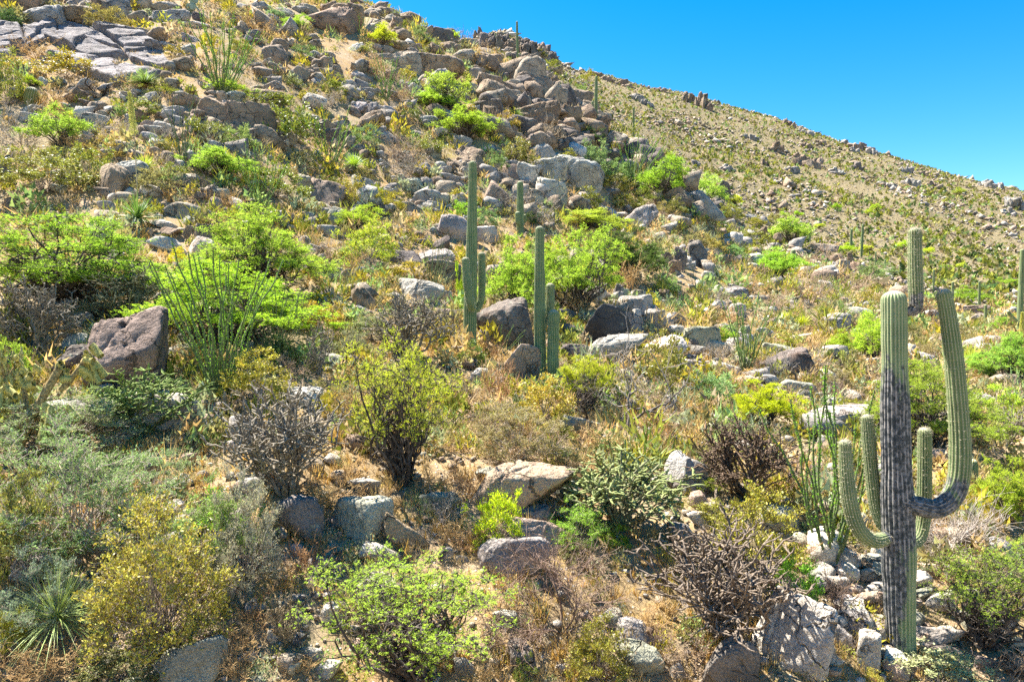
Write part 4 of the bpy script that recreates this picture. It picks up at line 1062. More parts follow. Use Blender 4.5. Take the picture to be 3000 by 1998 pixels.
# tile; then kind x base w h tint; many
PLANT_DATA = {
'A': """leafy 60 720 220 330 olive;leafy 1210 395 112 82 gold;leafy 1850 745 260 100 olive;leafy 1450 955 210 130 olive;leafy 980 805 250 115 olive;leafy 620 1210 260 210 olive;fine 720 1125 260 160 tanolive;
fine 1080 1335 300 190 tanolive;leafy 1900 1360 350 210 olive;fine 2300 665 160 135 olive;fine 1130 665 210 70 olive;fine 750 205 240 160 tanolive;leafy 880 185 85 55 gold;leafy 2030 610 115 75 olive;
fine 2080 405 125 85 sage;tree 2030 225 155 120 green;dry 250 405 210 120 straw;fine 1650 1030 210 170 sage;fine 1560 650 300 90 green;dry 1430 500 160 90 straw;dry 780 960 220 120 grey;dry 380 730 200 110 straw;
tree 220 600 130 70 lime;leafy 90 500 200 120 gold;fine 1640 160 140 100 tanolive;fine 1890 150 150 90 sage;dry 1760 250 200 110 straw;fine 1660 380 150 110 olive;dry 1950 270 140 90 tanolive;fine 2110 250 120 90 tanolive;
fine 640 120 90 80 sage;dry 1240 240 140 70 straw;fine 250 60 140 90 dark;fine 60 190 150 130 dark;leafy 1330 1030 110 80 gold;dry 1190 1170 120 100 grey;dry 1160 970 140 80 grey;leafy 2120 700 110 90 gold;dry 2230 760 150 110 grey;
leafy 2290 1330 150 120 olive;fine 2100 1160 140 110 tanolive;dry 560 1040 180 100 straw;leafy 1200 1240 200 110 olive;fine 1700 1320 200 120 olive;dry 1580 1440 160 100 straw;leafy 2160 1450 140 80 olive""",
'B': """fine 530 295 155 120 sage;tree 640 765 280 140 green;leafy 1140 910 160 130 gold;fine 1740 1005 155 115 dark;fine 1720 1190 230 210 sage;fine 1900 1260 210 155 sage;leafy 1850 1320 260 135 olive;leafy 1680 1460 230 155 olive;
leafy 1960 1460 230 125 olive;leafy 590 1060 230 125 olive;leafy 1230 1130 210 165 olive;fine 1060 1180 160 135 sage;leafy 450 545 125 75 gold;dry 400 710 140 115 tan;dry 600 615 130 85 straw;leafy 480 840 135 115 olive;fine 170 1000 180 125 sage;
twig 390 1120 210 180 tan;dry 440 1230 260 135 grey;fine 150 1250 155 105 tanolive;leafy 70 1420 160 210 gold;tree 100 1580 260 170 lime;leafy 780 1400 125 95 gold;fine 850 1510 190 125 green;fine 1000 1570 170 135 sage;dry 1400 1550 190 150 grey;
leafy 2280 1260 160 125 olive;leafy 1380 1190 110 105 gold;fine 330 1460 210 135 olive;dry 1060 910 160 135 tan;fine 820 565 130 85 olive;dry 1000 465 110 55 straw;leafy 190 370 105 72 olive;fine 530 340 110 50 gold;dry 140 470 160 90 straw;dry 250 520 140 90 straw;
dry 370 580 110 80 tan;fine 1650 660 110 70 sage;fine 660 240 90 60 sage;dry 820 250 120 80 tan;fine 120 40 160 60 sage;fine 420 200 80 60 olive;dry 1010 350 100 50 tan;fine 1370 400 80 50 olive;fine 1450 480 90 60 olive;leafy 1640 920 110 80 gold;
fine 2120 1420 180 110 olive;leafy 1560 1110 110 80 gold;fine 700 600 90 90 green;leafy 930 1420 120 90 gold;dry 1330 1290 90 70 grey;fine 1700 560 100 70 olive;dry 230 330 90 50 tan;leafy 720 980 110 80 olive;fine 1290 1550 120 90 dark;leafy 1610 1560 120 100 gold;dry 1180 1480 170 140 grey;
leafy 2300 1480 130 110 olive;fine 2220 1480 120 90 tanolive;dry 940 470 100 60 straw;fine 370 330 80 50 olive""",
'C': """fine 330 1525 170 125 olive;tree 350 1405 125 55 lime;leafy 640 1545 125 75 olive;fine 230 1550 130 90 sage;leafy 100 1560 120 70 gold;tree 1060 1445 52 50 lime;tree 1330 1445 62 45 lime;tree 1280 1485 62 52 green;tree 790 1492 62 42 lime;tree 1900 1345 64 60 green;tree 940 1572 70 40 lime;fine 500 1562 140 70 olive""",
'D': """leafy 2230 710 260 210 gold;leafy 560 1110 210 160 gold;fine 60 1090 270 360 green;fine 1230 260 140 130 yellow;dry 1250 960 190 130 straw;dry 680 450 220 150 straw;dry 2020 1040 260 130 tan;fine 1940 960 260 220 dark;leafy 2270 900 170 120 tanolive;
dry 1120 700 200 110 straw;dry 2240 250 180 150 tan;leafy 2180 330 150 120 gold;fine 620 1300 160 130 sage;dry 330 720 220 120 straw;leafy 1560 330 160 100 olive;dry 1080 880 160 120 grey;dry 1600 1260 260 110 straw;fine 2330 1180 150 120 tanolive;fine 160 1290 260 200 sage""",
'E': """fine 430 340 240 100 gold;fine 820 590 90 290 lime;fine 200 770 360 190 tanolive;fine 90 880 260 170 tanolive;leafy 900 950 190 160 olive;dry 1040 910 160 130 rust;dry 1990 450 270 180 straw;fine 2260 450 160 115 sage;fine 2130 310 220 210 sage;leafy 2300 770 110 60 bright;
dry 620 720 200 130 tan;dry 100 300 200 120 straw;fine 650 700 200 150 tanolive;dry 1500 1020 130 100 tan;dry 1650 600 180 100 straw;twig 1230 720 220 120 dark;dry 870 1280 220 140 straw;dry 2080 1200 220 110 tan;dry 1930 620 120 90 straw;twig 1050 1080 200 110 grey;dry 1440 640 110 70 straw;leafy 300 540 120 80 tanolive;
dry 60 1250 240 130 straw;fine 1100 1420 300 200 tanolive;dry 1350 1500 260 170 straw;dry 950 1440 220 150 tan;leafy 1500 1460 200 150 olive;dry 1700 1530 260 150 straw;fine 1830 1540 200 150 sage;dry 800 1540 200 130 straw;leafy 2080 1270 130 110 gold;dry 2250 1300 160 110 tan;dry 2260 1500 240 140 rust;fine 700 800 180 170 gold;dry 1350 1380 160 100 straw""",
'F': """dry 650 580 180 110 tan;dry 640 1050 160 155 grey;fine 1060 1140 260 160 tanolive;fine 1580 790 150 135 tanolive;fine 1720 890 190 145 tanolive;leafy 480 125 210 105 olive;fine 180 180 210 125 olive;leafy 690 830 210 115 gold;dry 1140 440 230 125 tan;fine 1290 380 230 135 sage;
twig 950 240 210 125 tan;twig 880 530 230 210 tan;tree 1080 870 180 150 pale;leafy 1050 960 230 130 olive;tree 2220 730 240 120 green;tree 1950 530 210 115 green;cholla 1690 660 140 155 brown;cholla 2070 770 210 110 cream;fine 2150 1290 320 200 green;dry 470 470 190 100 straw;leafy 400 560 150 90 gold;
dry 300 660 210 110 straw;dry 200 560 150 110 grey;fine 620 280 160 90 tanolive;fine 350 220 170 110 sage;dry 900 690 160 100 tan;dry 240 930 150 120 grey;dry 560 980 160 120 tan;leafy 960 620 140 90 olive;dry 880 850 200 110 straw;fine 330 760 150 110 sage;tree 310 800 130 110 green;dry 450 100 150 70 grey;
fine 1400 330 120 80 sage;tree 1110 180 160 60 lime;leafy 1240 520 120 80 gold;dry 830 1000 200 140 grey;dry 1010 1200 200 130 brown;leafy 1890 790 200 120 tanolive;dry 2110 840 140 90 straw;tree 2080 620 170 90 green;tree 1260 160 80 50 lime;tree 1520 150 80 70 lime;tree 1690 180 70 50 lime;tree 1810 300 70 55 green;tree 1910 280 60 40 lime;tree 2250 420 160 80 green;
tree 1680 500 80 60 lime;fine 2300 850 150 120 olive;leafy 120 480 130 80 gold;dry 40 560 110 80 tan;dry 740 560 120 80 grey;fine 80 130 150 100 tanolive;tree 2180 570 150 60 green;fine 1370 560 130 90 tanolive;dry 1420 780 130 80 tan;dry 1680 790 110 80 straw;leafy 1890 640 90 60 olive;dry 90 1280 180 130 straw;leafy 1110 1290 150 120 olive;dry 930 1090 130 110 tan""",
'G': """leafy 1500 560 330 300 bright;dry 1720 1310 300 190 straw;dry 2150 800 260 200 rust;dry 2200 330 320 190 straw;cholla 1960 1320 260 440 cream;gcholla 640 1560 220 340 greygreen;dry 300 1560 420 220 straw;fine 60 1400 240 340 gold;dry 1640 1540 280 180 straw;leafy 850 1560 500 200 tanolive;dry 1990 900 220 150 straw;fine 2290 900 120 110 bright;fine 2300 1060 140 120 bright;dry 2080 1540 220 120 straw;dry 1800 1100 200 140 rust;fine 1000 300 500 300 sage""",
'H': """dry 100 200 260 170 straw;dry 1150 60 260 160 straw;dry 1400 40 240 150 tan;fine 1560 90 200 140 tanolive;dry 1660 160 190 120 straw;dry 260 560 150 90 straw;dry 780 180 190 120 straw;dry 620 260 200 130 straw;dry 870 330 230 220 rust;dry 760 610 240 160 straw;dry 330 340 180 120 straw;twig 680 480 300 220 grey;dry 1100 1330 260 170 tan;dry 1450 420 160 100 grey;dry 1720 820 240 170 tan;dry 1660 1060 220 160 tan;fine 1890 620 180 130 bright;dry 900 640 200 120 rust;
dry 2180 1320 170 130 brown;fine 2200 320 170 150 sage;dry 1000 1540 260 130 straw;fine 1260 1568 160 220 olive;dry 2260 1480 200 140 tan;dry 2150 1150 200 130 straw;leafy 1010 640 200 110 yellow;dry 60 330 200 100 straw;fine 1620 720 190 140 tanolive""",
'I': """dry 1040 1060 250 190 brown;dry 1220 800 240 140 tan;dry 800 250 260 190 tan;dry 1180 260 180 130 straw;dry 960 680 200 130 grey;fine 2190 380 300 180 gold;dry 60 1500 300 250 tan;dry 2080 900 200 120 tan;dry 1330 1200 160 110 straw;dry 1000 1400 160 110 straw;leafy 1760 1300 140 90 tanolive;dry 2240 1568 300 200 tan;dry 560 1130 160 130 straw;
dry 350 1030 200 130 straw;leafy 60 1250 170 140 olive;dry 820 760 200 150 rust;fine 180 250 220 130 olive;dry 1730 450 180 110 straw;dry 1990 620 260 160 tan;fine 700 730 200 160 gold;leafy 220 480 230 170 gold;dry 1720 740 170 110 grey;leafy 1310 1568 120 100 gold;fine 2300 700 160 130 pale;dry 1850 900 150 100 straw;fine 560 420 260 170 gold""",
}
# ocotillos: tile, x, base y, spread w, height, canes, leafy, lean, label
OCOTILLO = [
('A',1530,665,500,640,26,1,0.10,'large green ocotillo with many wands beside the upper slab outcrop'),
('A',1260,1115,230,510,13,0,0.05,'thin dark ocotillo with few wands below the upper grey boulders'),
('A',1790,1460,400,500,15,1,0.06,'green ocotillo standing behind the round bright tree'),
('A',2270,1205,330,520,14,1,0.22,'green ocotillo left of the tumbled grey stones in mid hillside'),
('B',310,695,250,360,13,1,0.10,'slender ocotillo in the straw-coloured clearing near the ridge'),
('B',150,300,130,260,9,1,0.0,'small green ocotillo against the ridge-top boulders'),
('B',820,425,160,250,14,0,0.0,'dry grey ocotillo among the boulders under the skyline'),
('B',1530,745,140,250,14,1,0.05,'green ocotillo growing at the right end of the boulder stack'),
('B',2010,1315,330,450,24,1,0.20,'leaning ocotillo on the shoulder in front of the far hillside'),
('B',850,250,280,190,9,0,0.3,'bare ocotillo leaning over the skyline'),
('B',1585,482,100,70,5,0,0.1,'tiny bare ocotillo on the skyline by the crag'),
('D',1515,1165,760,1190,24,1,0.02,'big green ocotillo fanning up beside the huge boulder'),
('D',1890,930,430,620,22,0,0.06,'thinner dark ocotillo behind the big green one'),
('E',640,440,250,440,14,0,0.03,'dark bare-stemmed ocotillo on the brown ledges'),
('E',1100,870,200,270,5,1,0.55,'few green wands leaning out beside the charcoal boulder'),
('E',20,430,230,330,10,0,0.10,'small dark ocotillo right of the lime-coloured trees'),
('F',430,990,290,580,15,1,0.06,'slim ocotillo standing on the right-hand slope'),
('F',120,545,270,340,17,0,0.05,'grey leafless ocotillo near the dark ledges'),
('F',1085,595,230,200,13,0,0.05,'pale leafless ocotillo behind the spiky rosette'),
('I',1020,770,620,1450,17,1,-0.04,'leafy green ocotillo left of the scarred saguaro'),
]
# spiky rosettes: tile kind x base w h tint label
SOTOL = [
('A','sotol',1000,615,230,125,'leaf','green spiky rosette at the foot of the great slab outcrop'),
('A','sotol',1000,1200,190,130,'pale','pale spiky rosette behind the blooming stalk'),
('A','sotol',950,1575,270,225,'leaf','spiky rosette with a tall yellow-green flower stalk'),
('B','sotol',90,1190,180,130,'pale','pale spiky rosette left of the tumbled stones'),
('B','sotol',1215,840,80,90,'leaf','small yucca tucked under the layered boulder stack'),
('A','sotol',2150,370,70,55,'leaf','tiny spiky rosette near the ridge boulders'),
('F','sotol',1100,670,130,150,'leaf','spiky rosette beside the striped rock'),
('F','sotol',700,655,110,80,'yellow','yellowish low rosette on the right-hand slope'),
('F','sotol',820,700,150,100,'yellow','green-yellow rosette right of the yellowish one'),
('F','sotol',50,640,120,90,'yellow','faded rosette near the dark ledges'),
('F','sotol',1985,990,150,175,'pale','pale rosette with straight blades behind the long curved saguaro arm'),
('F','sotol',2115,1070,180,160,'leaf','darker rosette right of the pale straight-bladed one'),
('G','bear',400,1270,640,470,'yellowleaf','long-bladed grass-like rosette in the lower left corner'),
]
# plain saguaros: tile, x, base y, top y, width, label
SAGUARO = [
('B',1213,395,155,17,'tall thin saguaro standing on the skyline by the far crag'),
('B',1060,310,230,14,'short saguaro on the skyline left of the tall thin one'),
('B',657,140,70,9,'tiny saguaro poking above the ridge-top boulders'),
('B',2013,1010,745,15,'slim saguaro on the shoulder in front of the far hillside'),
('B',2335,1215,1080,13,'small saguaro below the shoulder ledge'),
('F',760,285,150,36,'stubby dark saguaro in the middle of the right-hand slope'),
('F',1157,155,10,19,'first of two matching saguaros above the layered brown rock'),
('F',1230,200,-22,17,'taller of two matching saguaros above the layered brown rock'),
('F',872,105,-30,17,'saguaro beside the flat brown ledge under the far hillside'),
('F',1328,270,165,11,'thin saguaro on the lower far slope, first right of the layered rock'),
('F',1392,312,222,11,'thin saguaro on the lower far slope, second right of the layered rock'),
('F',1495,348,268,11,'thin saguaro just left of the scarred saguaro top arm'),
('F',1727,445,288,13,'thin saguaro between the two tallest arms of the scarred saguaro'),
('F',1857,520,372,17,'saguaro just behind the tip of the long curved arm'),
('F',2040,575,368,17,'saguaro above the pinkish stacked rocks'),
('F',2085,675,530,20,'saguaro in front of the pinkish stacked rocks'),
('F',2197,572,505,12,'tiny saguaro above the green trees at the right'),
('A',905,135,82,26,'tiny round-topped saguaro above the great slab outcrop'),
('I',1995,215,28,66,'small fluted cactus beside the green tree at the right'),
('C',565,826,800,4,'speck of a saguaro on the far skyline left of the stacked rock'),
('C',645,838,812,4,'speck of a saguaro on the far skyline touching the stacked rock'),
('C',1080,918,890,8,'stout saguaro speck on the far skyline'),
('C',1175,936,910,4,'thin saguaro speck on the far skyline above the ledges'),
('C',655,925,895,4,'saguaro speck on the far slope under the stacked rock'),
('C',1590,1092,1070,5,'saguaro speck on the lower far skyline'),
('F',2265,1155,1085,62,'barrel-shaped young cactus by the right-edge trees'),
]

# ------------------------------------------------------------------ terrain sheet
def build_terrain():
    az_in = np.radians(np.linspace(-47, 47, 330))
    az_out = np.radians(np.concatenate([np.linspace(47, 180, 30)[1:], np.linspace(-180, -47, 30)[1:-1]]))
    az = np.concatenate([az_in, az_out])
    r = np.geomspace(1.0, 3200, 330)
    A, Rr = np.meshgrid(az, r)
    X, Y = Rr * np.sin(A), Rr * np.cos(A)
    Z = height(X, Y)
    na, nr = len(az), len(r)
    V = np.concatenate([np.stack([X, Y, Z], -1).reshape(-1, 3), [[0, 0, float(height(np.array([0.01]), np.array([0.01]))[0])]]])
    idx = np.arange(nr * na).reshape(nr, na)
    nx = np.roll(idx, -1, 1)
    F = np.stack([idx[:-1], nx[:-1], nx[1:], idx[1:]], -1).reshape(-1, 4)[:, ::-1]
    b = MB(); b.add(V, F)
    c = len(V) - 1
    b.F.append(np.stack([np.full(na, c), nx[0], idx[0]], -1)[:, ::-1].copy()); b.M.append(np.zeros(na, np.int32))
    o = obj('ground', b.mesh('ground', [M['soil']], True))
    tag(o, 'dry tan hillside of sandy soil and gravel', None, None, 'structure')
build_terrain()

RNG = np.random.default_rng(42)
TINT = {'yellowleaf': (.38, .47, .12), 'goldgreen': (.40, .38, .05), 'green': (.36, .52, .065), 'lime': (.47, .60, .05), 'yellow': (.55, .63, .03), 'dark': (.10, .15, .05), 'pale': (.46, .61, .10), 'bright': (.30, .48, .05),
        'olive': (.28, .30, .055), 'gold': (.43, .375, .05), 'grey': (.34, .38, .23), 'sage': (.28, .39, .14), 'tanolive': (.31, .28, .12), 'cream': (.44, .43, .19),
        'rust': (.36, .21, .085), 'straw': (.52, .37, .17), 'tan': (.42, .33, .22), 'brown': (.20, .14, .11), 'leaf': (.25, .37, .09), 'golden': (.45, .38, .15),
        'purple': (.3, .25, .26), 'greygreen': (.25, .28, .18)}
WOOD = {'grey': (1, .98, .95), 'tan': (1.05, .88, .70), 'straw': (1.35, 1.02, .55), 'brown': (.60, .47, .41), 'dark': (.36, .33, .31), 'cream': (1.35, 1.22, .95), 'rust': (1.0, .64, .36),
        'purple': (.80, .71, .68), 'greygreen': (.82, .90, .66), 'green': (.66, .85, .46), 'golden': (1.35, 1.12, .6)}
TWORD = {'green': 'green', 'lime': 'lime-green', 'yellow': 'yellow-green', 'dark': 'dark green', 'pale': 'pale green', 'bright': 'bright green', 'olive': 'olive', 'gold': 'golden-olive',
         'grey': 'grey', 'sage': 'sage-green', 'tanolive': 'dull olive', 'cream': 'cream', 'rust': 'rusty', 'straw': 'straw-coloured', 'tan': 'tan', 'brown': 'brown'}
KNAME = {'tree': ('green_tree', 'tree', 'bush-tree'), 'open': ('green_tree', 'tree', 'sapling'), 'leafy': ('leafy_shrub', 'shrub', 'leafy shrub'), 'fine': ('fine_leaved_shrub', 'shrub', 'fine-leaved shrub'),
         'dry': ('dry_shrub', 'shrub', 'dry shrub'), 'twig': ('twig_bush', 'bush', 'bare twig bush'), 'cholla': ('cholla_cactus', 'cactus', 'cholla'), 'gcholla': ('cholla_cactus', 'cactus', 'cholla'),
         'chain': ('chain_cholla_cactus', 'cactus', 'chain cholla'), 'dead': ('dead_tree', 'tree', 'dead tree'), 'sotol': ('spiky_rosette', 'plant', 'rosette'), 'bear': ('spiky_rosette', 'plant', 'rosette')}
ROCKCOL = {'g': (.42, .375, .325), 't': (.45, .365, .27), 'b': (.36, .265, .185), 'p': (.61, .54, .45), 'd': (.22, .18, .155), 'k': (.085, .078, .075), 'r': (.45, .325, .24), 'l': (.42, .40, .305), 'o': (.40, .30, .19), 'u': (.31, .23, .19)}
RWORD = {'u': 'purplish-brown', 'g': 'grey', 't': 'tan', 'b': 'brown', 'p': 'pale', 'd': 'dark', 'k': 'cave-shade black', 'r': 'pinkish', 'l': 'lichen-grey', 'o': 'orange-lichened'}
SWORD = {'C': 'jagged crag', 'R': 'rounded boulder', 'A': 'angular boulder', 'S': 'flat slab', 'L': 'layered boulder'}

def tp(tile, x, y):
    ox, oy = TILES[tile]
    return ox + x * TS, oy + y * TS

# ------------------------------------------------------------------ labels that single a thing out
LM = [('scarred saguaro', 2640, 1400), ('three-armed saguaro', 1385, 850), ('paired-stem saguaro', 1585, 900), ('huge purplish-brown boulder', 345, 1040), ('big green ocotillo', 640, 950),
 ('overhanging brown boulder', 1520, 1430), ('large rounded grey cholla', 830, 1330), ('golden-olive shrub', 480, 1680), ('burnt black boulder', 1760, 950), ('great slab outcrop', 250, 160),
 ('boulder stack', 1560, 330), ('large upper ocotillo', 640, 150), ('flower-stalk rosette', 405, 620), ('round bright tree', 780, 750), ('wide left-edge tree', 170, 800), ('many-trunked open tree', 1180, 1200),
 ('twisted dead tree', 1850, 1150), ('leafy ocotillo', 2430, 1450), ('tall pale boulder', 2320, 1800), ('white dome boulder', 1225, 850), ('thin dark ocotillo', 535, 400), ('stacked brown boulders', 745, 350),
 ('ridge-top boulders', 1200, 60), ('leaning shoulder ocotillo', 1860, 500), ('shoulder dome rock', 2060, 600), ('layered brown rock', 2505, 780), ('stubby dark saguaro', 2323, 760), ('slim right-slope ocotillo', 2190, 980),
 ('striped rock', 2442, 960), ('dark rounded boulder', 2315, 1080), ('sprawling purplish cholla', 2080, 1720), ('sparse sapling', 1210, 1800), ('grey rock dome', 1500, 1640), ('broad green-grey cholla', 1810, 1480),
 ('dark brown cholla', 2170, 1340), ('right-edge loose tree', 2890, 1750), ('pinkish stacked rocks', 2835, 925), ('straight-bladed rosettes', 2860, 1080), ('far stacked rock', 2310, 355), ('skyline crag', 1520, 140),
 ('twin rock towers', 2040, 295), ('far middle outcrop', 2370, 470), ('far right knob', 2910, 540), ('lone two-stem saguaro', 1745, 300), ('slim shoulder saguaro', 1856, 370), ('bright green bush-tree', 180, 370),
 ('clearing ocotillo', 1130, 240), ('tumbled grey stones', 1310, 530), ('pale blocks', 1615, 540), ('big grey dome', 1700, 500), ('mid-hill ocotillo', 975, 430), ('brown block', 945, 560), ('paired grey boulders', 360, 530),
 ('long-bladed rosette', 150, 1810), ('lichened upright boulder', 1065, 1530), ('egg-shaped boulder', 2550, 1910), ('chain cholla', 80, 1200), ('white sloping slab', 1945, 1010)]
USED = {}
def rel(dx, dy):
    ax, ay = abs(dx), abs(dy)
    h = 'left of' if dx < 0 else 'right of'
    v = 'uphill of' if dy < 0 else 'downhill of'
    if ax > 2.2 * ay: return h
    if ay > 2.2 * ax: return v
    return ('up and ' if dy < 0 else 'down and ') + h
def auto_label(px, py, base):
    c = sorted(LM, key=lambda l: (l[1] - px) ** 2 + (l[2] - py) ** 2)[:7]
    for pre in ('', 'just '):
        for nm, x, y in c:
            far = math.hypot(px - x, py - y)
            near = 'close ' if far < 110 else ('' if far < 260 else 'well ')
            t = f"{base} {near}{rel(px - x, py - y)} the {nm}"
            if t not in USED:
                USED[t] = 1
                return t
    for w in ('second', 'third', 'fourth', 'fifth', 'sixth', 'seventh', 'eighth', 'ninth'):
        t = f"{w} {base} {near}{rel(px - c[0][1], py - c[0][2])} the {c[0][0]}"
        if t not in USED:
            USED[t] = 1
            return t
    return f"{base} among others by the {c[0][0]}"

FOOT = []          # ground footprints (x, y, radius) of what is placed
def sizeword(w):
    return 'large ' if w > 90 else ('small ' if w < 38 else '')

def ground_many(xy, dmin=5.0):
    """ground points for a list of photo pixels; a ray that misses is lowered until it meets the skyline"""
    xy = np.array(xy, float)
    Q, d, hit = ground_at(xy[:, 0], xy[:, 1], dmin)
    for k in range(14):
        if hit.all(): break
        xy[~hit, 1] += 5
        q2, d2, h2 = ground_at(xy[~hit, 0], xy[~hit, 1], dmin)
        m = np.where(~hit)[0]
        Q[m] = q2; d[m] = d2; hit[m] = h2
    return Q, d

# ------------------------------------------------------------------ rocks
def put_rock(P, d, w, h, code, tilt, name, label, cat='boulder', group=None, far=False, parent=None, deep=None, seed=None):
    """w, h in photo pixels at depth d; P the ground point under its front edge"""
    rng = np.random.default_rng(seed if seed is not None else int(P[0] * 977 + P[1] * 613) & 0xFFFFFF)
    col, shp = code[0], code[1]
    ww, hh = w * d / FPX, h * d / FPX
    dp = (deep or rng.uniform(0.75, 1.0)) * (0.65 * ww + 0.35 * hh)
    sub = 5 if w > 75 else (4 if w > 24 else 3)
    me = ROCKS[shp, int(rng.integers(6)), sub]
    t = R(tilt)
    # widen for the tilt and sink the base into the slope
    bury = 0.30
    y = P[1] + dp * 0.38
    k = 1 / math.hypot(P[0], P[1])
    fx, fy = P[0] * k, P[1] * k
    cx, cy = P[0] + fx * dp * 0.26, P[1] + fy * dp * 0.26
    if far:
        pass
    else:
        ww *= 1.18 if d < 18 else 1.32
        hh *= 1.0 if d < 18 else 1.16
    tilt_shift = math.sin(abs(t)) * ww * 0.35
    hb = max(hh - tilt_shift, hh * 0.45)
    o = obj(name, me, parent, rot=(rng.normal() * 0.06 - (0.30 if shp == 'S' else 0.05), t, rng.choice([0, 1, 2, 3]) * math.pi / 2 + rng.normal() * 0.2 if abs(tilt) < 3 else rng.choice([0, math.pi]) + rng.normal() * 0.12),
            scale=(ww * 1.06, dp, hb * (1 + bury)))
    if abs(tilt) < 3 and abs(math.sin(o.rotation_euler.z)) > 0.7:
        o.scale = (dp, ww * 1.06, hb * (1 + bury))
    o.location = (cx - math.sin(t) * hb * 0.5, cy, P[2] - hb * bury - (0.0 if not tilt else tilt_shift * 0.1))
    c = np.array(ROCKCOL[col]) * rng.uniform(0.9, 1.1) * (1 + rng.normal(size=3) * 0.02)
    o.color = (*c, 1)
    if far:
        o.material_slots[0].link = 'OBJECT'
        o.material_slots[0].material = M['far_rock']
    if label: tag(o, label, cat, group)
    FOOT.append((cx, cy, 0.5 * max(ww, dp)))
    return o

def rocks_all():
    E = []
    for t, s in ROCK_DATA.items():
        for e in s.replace('\n', '').split(';'):
            if not e.strip(): continue
            f = e.split()
            x, y = tp(t, float(f[0]), float(f[1]))
            E.append((x, y, float(f[2]) * TS, float(f[3]) * TS, f[4], float(f[5]) if len(f) > 5 else 0.0, None, None))
    for t, x, y, w, h, code, tilt, nm, lb in ROCK_HERO:
        px, py = tp(t, x, y)
        E.append((px, py, w * TS, h * TS, code, tilt, nm, lb))
    Q, D = ground_many([(e[0], e[1]) for e in E])
    for e, P, d in zip(E, Q, D):
        x, y, w, h, code, tilt, nm, lb = e
        hero = lb is not None
        if not hero:
            lb = auto_label(x, y - h / 2, sizeword(w) + RWORD[code[0]] + ' ' + SWORD[code[1]])
            nm = 'flat_rock' if code[1] == 'S' else 'boulder'
        put_rock(P, d, w, h, code, tilt, nm, lb, 'rock' if nm == 'flat_rock' else 'boulder', None if hero else 'boulders strewn over the hillside')
    E = []
    for t, s in FAR_ROCKS.items():
        for e in s.replace('\n', '').split(';'):
            f = e.split()
            x, y = tp(t, float(f[0]), float(f[1]))
            E.append((x, y, float(f[2]) * TS, float(f[3]) * TS, f[4], float(f[5]) if len(f) > 5 else 0.0))
    Q, D = ground_many([(e[0], e[1]) for e in E], 150.0)
    for (x, y, w, h, code, tilt), P, d in zip(E, Q, D):
        tall = 'rock crag' if h > 0.75 * w else 'rock outcrop'
        lb = auto_label(x, y - h / 2, RWORD[code[0]] + ' ' + tall + ' on the far hillside')
        root = obj('far_outcrop', None, loc=tuple(P))
        tag(root, lb, 'rock', 'outcrops on the far hillside')
        rr = np.random.default_rng(int(x * 3 + y))
        k = 7 if w > 30 else 5
        for i in range(k):
            f = (i + 0.5) / k - 0.5
            pw = w * rr.uniform(0.30, 0.55)
            ph = h * rr.uniform(0.45, 1.05) * (1 - 0.5 * abs(f))
            Q3 = P + np.array((f * (w - pw * 0.5) * d / FPX, rr.normal() * 0.2 * w * d / FPX, 0))
            Q3[2] = min(float(height(Q3[0:1], Q3[1:2])[0]), P[2] + 0.2 * h * d / FPX)
            o = put_rock(Q3, d, pw, ph, code[0] + rr.choice(list('AACL')), rr.normal() * 8, 'rock', None, far=True, parent=root, seed=int(x * 31 + i))
            o.location = Vector(o.location) - Vector(P)
rocks_all()

